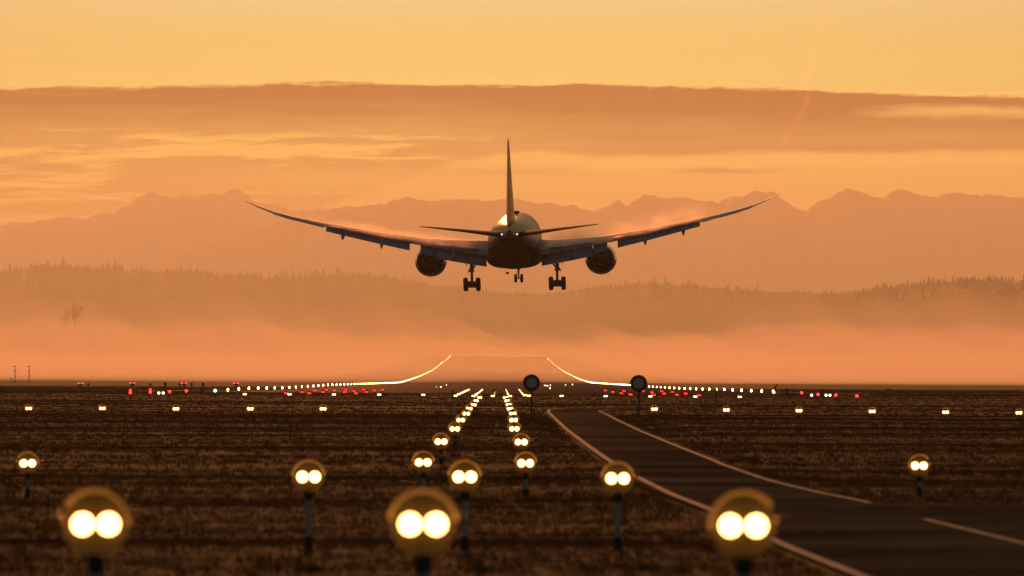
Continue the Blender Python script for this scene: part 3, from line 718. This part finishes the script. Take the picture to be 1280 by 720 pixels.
# ------------------------------------------------------------------ approach lamps
m_yel = mat_p('lamp_housing_paint', (.12, .074, .013), .5, var=(9, (.08, .05, .01)))
m_hood = bpy.data.materials.new('amber_hood'); m_hood.use_nodes = True; t = m_hood.node_tree; t.nodes.clear()
df = t.nodes.new('ShaderNodeBsdfDiffuse'); tr = t.nodes.new('ShaderNodeBsdfTranslucent'); gl = t.nodes.new('ShaderNodeBsdfGlossy'); mx = t.nodes.new('ShaderNodeMixShader'); mx2 = t.nodes.new('ShaderNodeMixShader')
c = t.nodes.new('ShaderNodeTexCoord'); hc = mixc(t, noise(t, c.outputs['Object'], 14, 4, .6), (.78, .59, .31), (.58, .42, .19))
t.links.new(hc, df.inputs[0]); t.links.new(hc, tr.inputs[0]); gl.inputs['Roughness'].default_value = .2; mx.inputs[0].default_value = .65; mx2.inputs[0].default_value = .08
t.links.new(df.outputs[0], mx.inputs[1]); t.links.new(tr.outputs[0], mx.inputs[2]); t.links.new(mx.outputs[0], mx2.inputs[1]); t.links.new(gl.outputs[0], mx2.inputs[2])
o_ = t.nodes.new('ShaderNodeOutputMaterial'); t.links.new(mx2.outputs[0], o_.inputs[0])
m_face = mat_p('lamp_face', (.030, .019, .004), .7, spec=.1)
m_post = mat_p('galvanised_post', (.40, .32, .27), .6, var=(6, (.30, .24, .20)))
m_base = mat_p('black_coupling', (.015, .014, .013), .7)
m_brass = mat_p('clamp_screw', (.62, .34, .12), .25, metal=1)
m_lens = mat_emit('approach_lens', (1, .50, .14), 13)
m_lens_far = mat_emit('approach_lens_distant', (1, .58, .2), 9, 'NONE')
m_red = mat_emit('red_lens', (1, .010, .010), 11, 'NONE')
m_green = mat_emit('green_lens', (.25, 1, .40), 4, 'NONE')
m_white = mat_emit('edge_lens', (1, .58, .21), 36, 'NONE')
m_pale = mat_emit('ground_lens', (.9, .9, .62), 3, 'NONE')
def lamp_proto():
    e = empty('approach_light')
    MB().tube((0, 0, .10), (0, 0, 1), .031, .031, 16).build('post', m_post, e)
    MB().tube((0, 0, 0), (0, 0, .13), .042, .042, 16).tube((0, 0, -.04), (0, 0, .015), .09, .09, 16).build('base', m_base, e)
    hd = MB().lathe([(.002, .155), (.06, .145), (.11, .112), (.142, .06), (.152, .0), (.152, -.03), (.148, -.034), (.146, -.030)], 'Y', 40).build('housing', m_yel, e, smooth=True)
    MB().lathe([(.148, -.030), (.146, -.012), (.002, -.006)], 'Y', 40).build('face', m_face, hd, smooth=True)
    smooth_by_angle(hd, 30)
    MB().tube((0, 0, -.23), (0, 0, -.14), .04, .045, 14).build('yoke', m_base, hd)
    hv = []
    for j, (rr, yy) in enumerate(((.150, .00), (.170, -.16), (.163, -.165), (.146, -.012))):
        for k in range(25):
            a = R(15 + 150 * k / 24); hv.append((rr * math.cos(a), yy + (.06 * (1 - math.sin(a)) if j in (1, 2) else 0), rr * math.sin(a)))
    hf = [(j * 25 + k, j * 25 + k + 1, ((j + 1) % 4) * 25 + k + 1, ((j + 1) % 4) * 25 + k) for j in range(4) for k in range(24)] + [(0, 25, 50, 75), (24, 99, 74, 49)]
    hood = MB().add(hv, hf).build('hood', m_hood, hd)
    for sx in (-1, 1):
        MB().lathe([(.048, -.006), (.048, -.03), (.041, -.042), (.023, -.05), (.002, -.053)], 'Y', 28, c=(sx * .0605, 0, .0)).build('lens', m_lens, hd, smooth=True)
        MB().tube((sx * .15, -.02, .03), (sx * .185, -.02, .03), .016, .02, 12).ball((sx * .19, -.02, .03), .019, 10).build('clamp_screw', m_brass, hd, smooth=True)
    return e
def set_lamp(e, p, roll):
    zg = gz(p.x, p.y); e.location = (p.x, p.y, zg); h = max(.2, p.z - zg)
    for ch in e.children:
        n = ch.name.split('.')[0]
        if n == 'post': ch.scale = (1, 1, max(.05, (h - .19)))
        if n == 'housing':
            ch.location = (0, 0, h)
            for q in ch.children:
                if q.name.split('.')[0] == 'hood': q.rotation_euler = (0, R(roll), 0)
proto = lamp_proto(); used = [False]
def lamp(px, py, d, label, group, roll=0):
    e = proto if not used[0] else copy_tree(proto); used[0] = True
    set_lamp(e, pix(px, py, d), roll); tag(e, label, 'approach light', group); return e
G1 = 'large twin-lens approach lights in the foreground'
lamp(120, 655, 29.8, 'large twin-lens approach light low at the left, biggest left of the road', G1, 18)
lamp(529, 655, 29.8, 'large twin-lens approach light in the middle, partly hiding a thin post behind it', G1, 0)
lamp(929, 657, 29.8, 'large twin-lens approach light standing over the white road edge line', G1, -22)
lamp(386, 596, 62, 'twin-lens approach light on a tall grey post, left of the lamp columns', G1, 6)
lamp(581, 596, 62, 'twin-lens approach light on a tall grey post just right of the biggest middle lamp', G1, 0)
lamp(772, 598, 62, 'twin-lens approach light on a tall grey post beside the road edge line', G1, -8)
lamp(35, 579, 92, 'lone twin-lens approach light on a short post near the left edge', G1, 20)
lamp(529, 578, 92, 'twin-lens approach light at the near end of the left lamp column', G1, 0)
lamp(657, 579, 92, 'twin-lens approach light at the near end of the right lamp column', G1, 0)
lamp(1149, 582, 92, 'lone twin-lens approach light on the grass right of the road', G1, -24)
ORD = ['second', 'third', 'fourth', 'fifth', 'sixth', 'seventh', 'eighth', 'ninth']
LC = [(551.3, 552, 120), (568.5, 536, 150), (576, 525, 180), (583, 517, 210), (586.5, 510.7, 240), (592, 506, 270), (595.2, 501, 300), (599.5, 496.8, 330)]
RC = [(651.5, 552.5, 120), (643, 536, 150), (642, 525, 180), (641, 517, 210), (637.5, 511, 240), (636, 506, 270), (634, 501, 300), (632, 497, 330)]
for nm, C_ in (('left', LC), ('right', RC)):
    for k, (a, b_, d) in enumerate(C_):
        lamp(a, b_, d, 'twin-lens approach light, %s from the near end of the %s lamp column' % (ORD[k], nm), 'approach lights in two receding columns', 0)
G3 = 'approach lights of the wide crossbar'
for k, (a, b_) in enumerate([(36, 510.5), (128, 510.5), (220, 511), (313, 511), (404, 511)]):
    lamp(a, b_, 240, 'small twin-lens crossbar light left of the columns, %s from the left edge' % (['first'] + ORD)[k], G3, 10)
for k, (a, b_) in enumerate([(818, 511.5), (908, 512.5), (998.6, 513.3), (1090, 514.3), (1182, 515.3), (1273.5, 516)]):
    lamp(a, b_, 240, 'small twin-lens crossbar light right of the road, %s from the road' % (['first'] + ORD)[k], G3, -10)

# distant lamps: one mesh each (too small in the picture for parts)
def small_twin(name, m_l, r=.046, sep=.0585, es=1):
    mb = MB(); mb.tube((0, 0, 0), (0, 0, .40), .03, .03, 8, 0).lathe([(.002, .14), (.10, .10), (.15, .0), (.15, -.05), (.002, -.03)], 'Y', 16, 1, c=(0, 0, .5))
    for sx in (-1, 1): mb.lathe([(r, -.05), (r * .6, -.075), (.002, -.08)], 'Y', 12, 2, c=(sx * sep, 0, .5))
    me = mb.mesh(name)
    for m in (m_post, m_yel, m_l): me.materials.append(m)
    return me
me_w = small_twin('approach_light', m_lens_far); me_r = small_twin('red_light', m_red, .042)
def inst(name, me, p, label, cat, group=None, on_ground=True):
    o = bpy.data.objects.new(name, me); COL.objects.link(o); o.location = p; tag(o, label, cat, group); return o
def place_top(px, py, d, hgt):
    """base point for a lamp whose optical centre shows at (px, py)"""
    p = pix(px, py, d); p.z -= hgt; return p
for k, a in enumerate([306, 362, 417.6, 474, 529]):
    inst('approach_light', me_w, place_top(a, 492.8 + .3 * k / 2, 390, .5), 'distant twin approach light of the far crossbar, left half, %s from the left' % (['first'] + ORD)[k], 'approach light', 'approach lights of the far crossbar')
for k, a in enumerate([661, 702, 757, 813, 869, 924.5]):
    inst('approach_light', me_w, place_top(a, 494.6 + .3 * k, 390, .5), 'distant twin approach light of the far crossbar, right half, %s from the middle' % (['first'] + ORD)[k], 'approach light', 'approach lights of the far crossbar')
for nm, (a0, b0, a1, b1) in (('far left', (569.5, 494.6, 585.5, 487)), ('inner left', (592, 495, 602, 487)), ('central', (616, 495, 618.5, 488)), ('inner right', (637.5, 495, 633.5, 487)), ('far right', (656, 494, 650, 487))):
    for k in range(6):
        d = 390 + 30 * k; q = (1 / 390 - 1 / d) / (1 / 390 - 1 / 540)
        inst('approach_light', me_w, place_top(a0 + (a1 - a0) * q, b0 + (b1 - b0) * q, d, .5), 'tiny bright approach light in the %s of five short lines before the runway' % nm, 'approach light', 'approach lights in the %s short line' % nm)
RED = [(357.7, 491.5), (378, 490), (386.7, 491.5), (393.6, 488), (404, 490), (408, 487), (418, 488), (431, 490), (432, 487), (443, 488.6), (445, 491.5), (454.5, 487), (458, 490), (468, 488), (478, 487)]
RED2 = [(756.6, 488), (766, 490), (776.7, 491.5), (780, 488.5), (788, 493), (804, 488.6), (815, 490.4), (817, 493.6), (827, 489), (830, 492), (840.5, 490), (846, 493.6), (857, 492), (874, 494)]
for nm, S_, off in (('left', RED, 0), ('right', RED2, -1.6)):
    for a, b_ in S_:
        d = float(np.interp(b_ + off, [487, 488.3, 490, 491.7], [520, 490, 455, 420]))
        inst('red_light', me_r, place_top(a, b_, d, .5), 'small red side-row light on the grass %s of the runway threshold' % nm, 'red light', 'red side-row lights, %s side' % nm)
# runway edge lamps
def edge_mesh():
    mb = MB(); mb.tube((0, 0, 0), (0, 0, .28), .04, .04, 8, 0).tube((0, 0, 0), (0, 0, .03), .12, .12, 10, 0)
    mb.lathe([(.06, .28), (.08, .34), (.08, .48), (.05, .55), (.002, .57)], 'Z', 12, 1)
    me = mb.mesh('edge'); me.materials.append(m_base); me.materials.append(m_white); return me
me_e = edge_mesh(); m_end = mat_emit('end_lens', (1, .62, .3), 9, 'NONE'); me_n = me_e.copy(); me_n.materials[1] = m_end
EL = ([712, 744, 776, 807, 900, 965, 1062, 1127, 1188, 1309, 1667, 1967, 2046, 2364, 3038, 3428, 4067], [487, 486, 485.3, 485, 484.6, 483.6, 482, 481, 480.7, 480, 478.8, 478.2, 476.7, 471.7, 461, 453.7, 444.8])
ER = ([697, 727, 760, 792, 855, 980, 1206, 1472, 1739, 2076, 2286, 3000, 3809], [489.4, 489, 488.2, 487.6, 486.7, 486, 483.8, 480.9, 479.6, 478, 474.9, 462, 448.5])
for nm, sg, (dd_, yy_), d1 in (('left', -1, EL, 4060), ('right', 1, ER, 3830)):
    d = 712.0 if sg < 0 else 697.0
    while d < d1:
        if not (sg > 0 and (3350 < d < 3410 or 3600 < d < 3660)):
            px = 622 + sg * 240000 / d; p = pix(px, float(np.interp(d, dd_, yy_)), d); p.z -= .42
            inst('runway_edge_light', me_e, p, 'amber runway edge light in the long receding %s row' % nm, 'runway light', 'runway edge lights, %s row' % nm)
        d += 30
for k in range(22):
    a = 566 + k * 5.5
    d = 4080; p = pix(a, 444.6, d); p.z -= .42
    o = inst('runway_end_light', me_n, p, 'faint runway end light in the line across the far crest', 'runway light', 'runway end lights'); o.scale = (.45, .45, 1)

def clear_d(px, py, d, h):
    """nearest distance to d at which the sight line stands h above the turf and nothing nearer covers it"""
    q = np.arange(330., d, 3.); z = EYE + (HY - py) / F * q; x = (px - CX) / F * q
    c = z - ground_z(x, q); ok = np.where(c < .08)[0]; end = ok[0] if len(ok) else len(q)
    good = np.where(c[:end] >= h)[0]
    return float(q[good[-1]]) if len(good) else d
# other airfield lights and furniture along the threshold
def post_light(name, px, py, d, mats, label, cat, group=None, r=.12, h=.45):
    mb = MB(); mb.tube((0, 0, 0), (0, 0, h - r), .05, .05, 8, 0).ball((0, 0, h), r, 12, 1)
    if d < 860: d = clear_d(px, py, d, h)
    e = empty(name, place_top(px, py, d, h)); tag(e, label, cat, group)
    MB().tube((0, 0, -.3), (0, 0, h - r), .05, .05, 8).build('stem', m_base, e); MB().ball((0, 0, h), r, 12).build('lens', mats, e, smooth=True)
    return e
G4 = 'red lights left of the runway threshold'
for k, (a, b_) in enumerate([(163, 490.7), (188, 490), (212, 489.5), (233, 488.6)]):
    post_light('red_light', a, b_, 640, m_red, 'round red taxiway light far left of the runway, %s from the left' % (['first'] + ORD)[k], 'red light', G4, .095)
    if k < 2: post_light('red_light', a, b_ - 3, 700, m_red, 'upper small red light directly behind the %s red taxiway light' % (['first'] + ORD)[k], 'red light', G4, .07)
for k, (a, b_) in enumerate([(1002, 491), (1022.5, 493), (1044.7, 494), (1071, 495)]):
    post_light('red_light', a, b_, 640, m_red, 'round red taxiway light far right of the runway, %s from the runway' % (['first'] + ORD)[k], 'red light', 'red lights right of the runway threshold', .095)
post_light('green_light', 269, 488.3, 660, m_green, 'single pale green taxiway light left of the runway edge lights', 'green light', None, .12)
post_light('green_light', 967.5, 490.5, 660, m_green, 'small green light at the foot of the wind vane mast', 'green light', None, .09)
for nm, pts in (('left', [(198.5, 491.3), (204, 491.2)]), ('right', [(1014.6, 494), (1032.5, 494), (1037.5, 494)])):
    for k, (a, b_) in enumerate(pts):
        post_light('guidance_light', a, b_, 620, m_pale, 'faint pale low guidance light on the %s taxiway, %s from the left' % (nm, (['first'] + ORD)[k]), 'guidance light', 'low guidance lights on the %s' % nm, .10, .2)
rb = np.random.default_rng(12)
for k in range(13):
    a = float(rb.uniform(676, 722)) if k < 9 else [534, 545.5, 551, 558][k - 9]; b_ = float(rb.uniform(480.5, 485.5)) if k < 9 else [482.8, 484, 483.7, 481][k - 9]
    post_light('guidance_light', a, b_, float(rb.uniform(900, 1500)), m_pale, 'tiny pale runway surface light scattered beside the %s' % ('round sign right of the columns' if k < 9 else 'thin dark post left of the columns'), 'runway light', 'scattered runway surface lights %s of the columns' % ('right' if k < 9 else 'left'), .11, .3)
post_light('guidance_light', 626, 457.8, 3300, m_white, 'single warm light halfway up the misty far runway', 'runway light', None, .16, .5)
post_light('guidance_light', 629, 456.8, 3320, m_pale, 'faint companion light beside the single warm light on the far runway', 'runway light', None, .16, .5)
# aiming bars: low T-shaped obstruction lights
for k, (a, b_) in enumerate([(100.5, 480.9), (165.5, 480.5), (230, 480.5), (295, 480.6)]):
    d = 900; p = pix(a, b_, d); zg = gz(p.x, p.y); e = empty('obstruction_light', (p.x, p.y, zg)); h = p.z - zg
    tag(e, 'dark T-shaped mast with a red lit crossbar on the left horizon, %s from the left' % (['first'] + ORD)[k], 'obstruction light', 'T-shaped red obstruction lights')
    MB().tube((0, 0, 0), (0, 0, h), .13, .10, 8).box((0, 0, h + .05), (.7, .3, .16)).build('mast', m_base, e)
    for sx in (-1, 1):
        MB().tube((sx * .12, 0, h - .25), (sx * .36, 0, h + .20), .05, .05, 6).build('arm', m_base, e)
        MB().ball((sx * .27, 0, h + .18), .075, 10, sc_=(2.2, 1, .8)).build('lamp', mat_red_dim, e, smooth=True)
for k, (a, top_, bot_, d) in enumerate([(110.5, 481.5, 486, 900), (188, 481.5, 486, 860), (206.5, 481, 490, 700), (224.5, 481.5, 486, 880), (239.6, 481, 486, 880), (254, 481.3, 488, 740)]):
    p = pix(a, bot_, d); h = (bot_ - top_) / F * d
    o = MB().tube((0, 0, -1), (0, 0, h), .10, .10, 10).lathe([(.17, h), (.17, h + .25), (.002, h + .28)], 'Z', 10).build('marker_post', m_base, None, loc=p)
    tag(o, 'short black marker post on the left horizon, %s from the left' % (['first'] + ORD)[k], 'post', 'black marker posts on the left horizon')
def cabinet(px, py, d, wdt, hgt, label):
    d = clear_d(px, py, d, .12); p = pix(px, py, d); e = empty('equipment_cabinet', p); tag(e, label, 'cabinet')
    MB().box((0, 0, hgt / 2), (wdt, wdt * .8, hgt)).box((0, 0, hgt + .04), (wdt * 1.15, wdt, .08)).build('body', m_base, e)
    for sx in (-1, 1): MB().tube((sx * wdt * .4, 0, -.8), (sx * wdt * .4, 0, 0), .05, .05, 8).build('leg', m_base, e)
    MB().box((0, -wdt * .41, hgt * .5), (wdt * .8, .03, hgt * .8)).build('door', m_gear, e)
cabinet(252, 491, 680, .28, .30, 'dark squat equipment cabinet near the left red taxiway lights')
cabinet(983.7, 493, 680, .26, .4, 'dark narrow equipment cabinet right of the wind vane mast')
cabinet(1027, 494.8, 660, .26, .38, 'dark equipment cabinet between two red lights on the right')
cabinet(1111, 493, 800, .45, .42, 'dark box on legs standing alone on the right horizon')
p = pix(969, 490, clear_d(969, 490, 760, .15)); e = empty('wind_vane', p); tag(e, 'thin dark mast with a tilted wind vane on the right horizon', 'wind vane')
MB().tube((0, 0, -.8), (0, 0, .62), .06, .05, 8).build('mast', m_base, e)
MB().tube((-.28, 0, .42), (.30, 0, .86), .06, .11, 8).tube((0, 0, .6), (.22, 0, 1.0), .03, .03, 6).build('vane', m_base, e)
# far antenna masts at left
for k, (a, top_, d) in enumerate([(18.7, 457, 1500), (36.4, 457.5, 1500), (14.3, 473, 1500)]):
    p = pix(a, 486, d); h = (486 - top_) / F * d; e = empty('antenna_mast', p)
    tag(e, ['tall hazy antenna mast on the far left horizon, left of two', 'tall hazy antenna mast with a hut at its foot, right of two', 'short stubby antenna beside the left mast on the horizon'][k], 'antenna mast')
    mb = MB(); r0 = .16 if k < 2 else .28
    for q in range(3):
        c0 = Vector((r0 * math.cos(2.1 * q), r0 * math.sin(2.1 * q), -1)); mb.tube(c0, c0 * .8 + Vector((0, 0, h)), .045, .045, 6)
    for q in range(int(h / .5)): mb.tube((r0 * math.cos(2.1 * q), r0 * math.sin(2.1 * q), q * .5), (r0 * math.cos(2.1 * q + 2.1), r0 * math.sin(2.1 * q + 2.1), q * .5 + .5), .035, .035, 5)
    mb.build('lattice', m_base, e)
    MB().box((0, 0, h * .97), (.55, .3, .22)).box((0, 0, h * .78), (.4, .3, .14)).build('antenna', m_base, e)
p = pix(36.4, 486, 1498); e = empty('equipment_hut', p); tag(e, 'small dark hut at the foot of the right antenna mast', 'hut')
MB().box((0, 0, .15), (1.3, 1.2, 1.1)).build('wall', m_base, e); MB().box((0, 0, .74), (1.5, 1.4, .08)).build('roof', m_gear, e)
# round no-vehicles signs and thin posts
m_signring = mat_p('sign_ring', (.10, .012, .012), .45); m_signface = mat_p('sign_face', (.42, .40, .38), .5, var=(4, (.34, .32, .31)))
for k, (a, b_, base_) in enumerate([(664.3, 478.6, 519), (798.3, 479.3, 521)]):
    d = 250; p = pix(a, b_, d); zg = gz(p.x, p.y); h = p.z - zg
    e = empty('round_sign', (p.x, p.y, zg)); tag(e, 'round red-ringed sign on a thin dark post, ' + ['beside the right lamp column', 'right of the road bend'][k], 'road sign', 'round signs by the service road')
    MB().tube((0, 0, -.1), (0, 0, h - .30), .035, .035, 10).build('post', m_base, e)
    MB().lathe([(.002, .02), (.33, .02), (.335, 0), (.33, -.02), (.21, -.02), (.205, -.014)], 'Y', 48, c=(0, 0, h)).build('ring', m_signring, e)
    MB().lathe([(.205, -.013), (.002, -.013)], 'Y', 48, c=(0, 0, h)).build('face', m_signface, e)
    MB().box((0, 0, h - .44), (.07, .06, .09)).build('bracket', m_base, e)
for k, (a, top_, d) in enumerate([(566, 487, 250), (895, 485, 250)]):
    p = pix(a, top_, d); zg = gz(p.x, p.y); e = empty('marker_pole', (p.x, p.y, zg)); h = p.z - zg
    tag(e, 'thin dark marker pole with a grey lower sleeve ' + ['left of the left lamp column', 'right of the road'][k], 'pole')
    MB().tube((0, 0, h * .45), (0, 0, h), .028, .028, 10).build('pole', m_base, e); MB().tube((0, 0, -.05), (0, 0, h * .5), .042, .042, 12).build('sleeve', m_post, e)

# bare trees half lost in the fog at left
br = np.random.default_rng(31)
def bare_tree(px, py, d, h, label):
    p = pix(px, py, d); e = empty('bare_tree', p); tag(e, label, 'tree', 'bare trees in the fog')
    tk, cr = MB(), MB()
    tk.tube((0, 0, -h * .3), (0, 0, h * .45), h * .022, h * .014, 8)
    def grow(q, dr, ln, r_, lev):
        q2 = q + dr * ln; cr.tube(q, q2, r_, r_ * .6, 5, caps=False)
        if lev:
            for _ in range(3):
                n_ = (dr + Vector(br.normal(0, .42, 3)) + Vector((0, 0, .15))).normalized(); grow(q.lerp(q2, br.uniform(.5, 1)), n_, ln * br.uniform(.55, .85), r_ * .55, lev - 1)
    for q in range(14): grow(Vector((0, 0, h * (.04 + .04 * q))), (Vector(br.normal(0, .55, 3)) * Vector((1, 1, 0)) + Vector((0, 0, 1))).normalized(), h * .28, h * .011, 3)
    tk.build('trunk', m_bark, e); cr.build('crown', m_bark, e)
bare_tree(94, 410, 13500, 52, 'tall bare tree half lost in fog below the left hill, right of a pair')
bare_tree(82, 412, 13600, 40, 'shorter bare tree half lost in fog below the left hill, left of a pair')

# ------------------------------------------------------------------ condensation over the wings and the wing vortex trail
vx = np.linspace(3, 27, 40); vq = np.polyfit(vx, [wing_at(x)[2] + .03 * (wing_at(x)[1] - wing_at(x)[0]) for x in vx], 2)
def mat_vapour(name, col, dens, sc_, x0, x1, H, g):
    m = bpy.data.materials.new(name); m.use_nodes = True; t = m.node_tree; t.nodes.clear()
    c = t.nodes.new('ShaderNodeTexCoord'); sp_ = t.nodes.new('ShaderNodeSeparateXYZ'); t.links.new(c.outputs['Object'], sp_.inputs[0])
    sg = t.nodes.new('ShaderNodeSeparateXYZ'); t.links.new(c.outputs['Generated'], sg.inputs[0])
    mp = t.nodes.new('ShaderNodeMapping'); mp.inputs['Scale'].default_value = (1, .3, 1.2); t.links.new(c.outputs['Object'], mp.inputs[0])
    n = noise(t, mp.outputs[0], sc_, 5, .65, .6); gy_ = X(t, sg.outputs[1])
    ax_ = X(t, sp_.outputs[0]).abs(); h = X(t, sp_.outputs[2]) - ((ax_ * float(vq[0]) + float(vq[1])) * ax_ + float(vq[2]))
    fall = h.step(H, -.2); w_ = x1 - x0
    d = n.step(.30, .72) * fall * fall * ax_.step(x0, x0 + w_ * .3) * ax_.step(x1, x1 - w_ * .45) * gy_.step(0, .3) * gy_.step(1, .8) * dens
    v = t.nodes.new('ShaderNodeVolumePrincipled'); v.inputs['Color'].default_value = (*col, 1); v.inputs['Anisotropy'].default_value = g
    v.inputs['Density Attribute'].default_value = ''; t.links.new(d.s, v.inputs['Density'])
    o = t.nodes.new('ShaderNodeOutputMaterial'); t.links.new(v.outputs[0], o.inputs['Volume']); return m
def vapour(name, x0, x1, sgn, H, col, dens, sc_, label, g=.70):
    rs = []
    for x in np.linspace(x0, x1, 24):
        le, te, z, th, inc = wing_at(x); cl = te - le; n = 20
        yc = YN - le - cl * .66; zc = z + cl * .03; ry_ = cl * .45 + 1.2; e_ = .35 + .65 * math.sin(math.pi * (x - x0) / (x1 - x0)) ** .5
        rs.append([(sgn * x, yc + ry_ * math.cos(6.28318 * i / n), zc + (H * e_ if math.sin(6.28318 * i / n) > 0 else .2) * math.sin(6.28318 * i / n)) for i in range(n)])
    o = loft(rs).build(name, mat_vapour('wing_condensation', col, dens, sc_, x0, x1, H, g), None, smooth=True); o.location = plane.location; o.rotation_euler = plane.rotation_euler
    return tag(o, label, 'vapour', kind='stuff')
vapour('vapour', 2.9, 26, -1, 1.8, (.99, .84, .96), .30, .45, 'thin pinkish condensation streaming off the top of the left wing')
vapour('vapour', 9.5, 24, 1, 3.1, (.99, .82, .97), .26, .40, 'puff of pink condensation swelling over the outer right wing')
vapour('vapour', 2.9, 11.5, 1, 3.2, (.86, .90, .98), .36, .45, 'shaded greyish condensation over the root of the right wing', .38)  # shade at the wing root put into a cooler colour and weaker forward scatter
TR = [(884, 279, 722), (896, 272, 712), (918, 248, 695), (938, 222, 676), (960, 200, 655), (978, 176, 634), (994, 156, 612), (1006, 132, 590), (1011, 112, 575), (1010, 96, 562), (1019, 76, 548), (1020, 50, 530), (1030, 28, 512), (1031, 8, 496), (1026, -14, 480)]
tp = [pix(*q) for q in TR]; tb = MB(); rt = np.random.default_rng(5)
fine_ = []
for a_, b_ in zip(tp, tp[1:]):
    for k in range(5): fine_.append(a_.lerp(b_, k / 5) + Vector((rt.normal(0, .05), 0, rt.normal(0, .05))))
rings = []
for i, p in enumerate(fine_):
    r_ = .22 + .14 * math.sin(i * .9) * math.sin(i * .37) + .04 * rt.normal()
    r_ = max(.10, r_) * (1.5 if 38 < i < 46 else 1)
    rings.append([(p.x + r_ * math.cos(6.28318 * k / 8), p.y, p.z + r_ * .9 * math.sin(6.28318 * k / 8)) for k in range(8)])
tag(loft(rings).build('vapour', mat_vol('vortex_trail', (.98, .84, .9), .018, .7), None, smooth=True), 'thin wavy pink vapour trail rising from the right wing into the sky', 'vapour', kind='stuff')
for k, (a, b_, w_, h_) in enumerate([(1276, 366, 9, 16), (30, 349, 6, 9), (163, 400, 5, 6)]):
    d = float(HDX(a)) - 1500; c_ = pix(a, b_, d); u_ = d / F; mb = MB(); rr = np.random.default_rng(k)
    for q in range(5): mb.ball((rr.normal(0, .35) * w_ * u_, rr.normal(0, 5), (q - 2) * .42 * h_ * u_), w_ * u_ * rr.uniform(.35, .6), 12)
    tag(mb.build('steam', mat_vol('steam', (.97, .93, .9), .012, .4), None, smooth=True, loc=c_), ['pale steam puff rising at the right end of the far hill', 'small pale steam puff on the left hillside', 'faint low steam puff in the fog at left'][k], 'steam', kind='stuff')
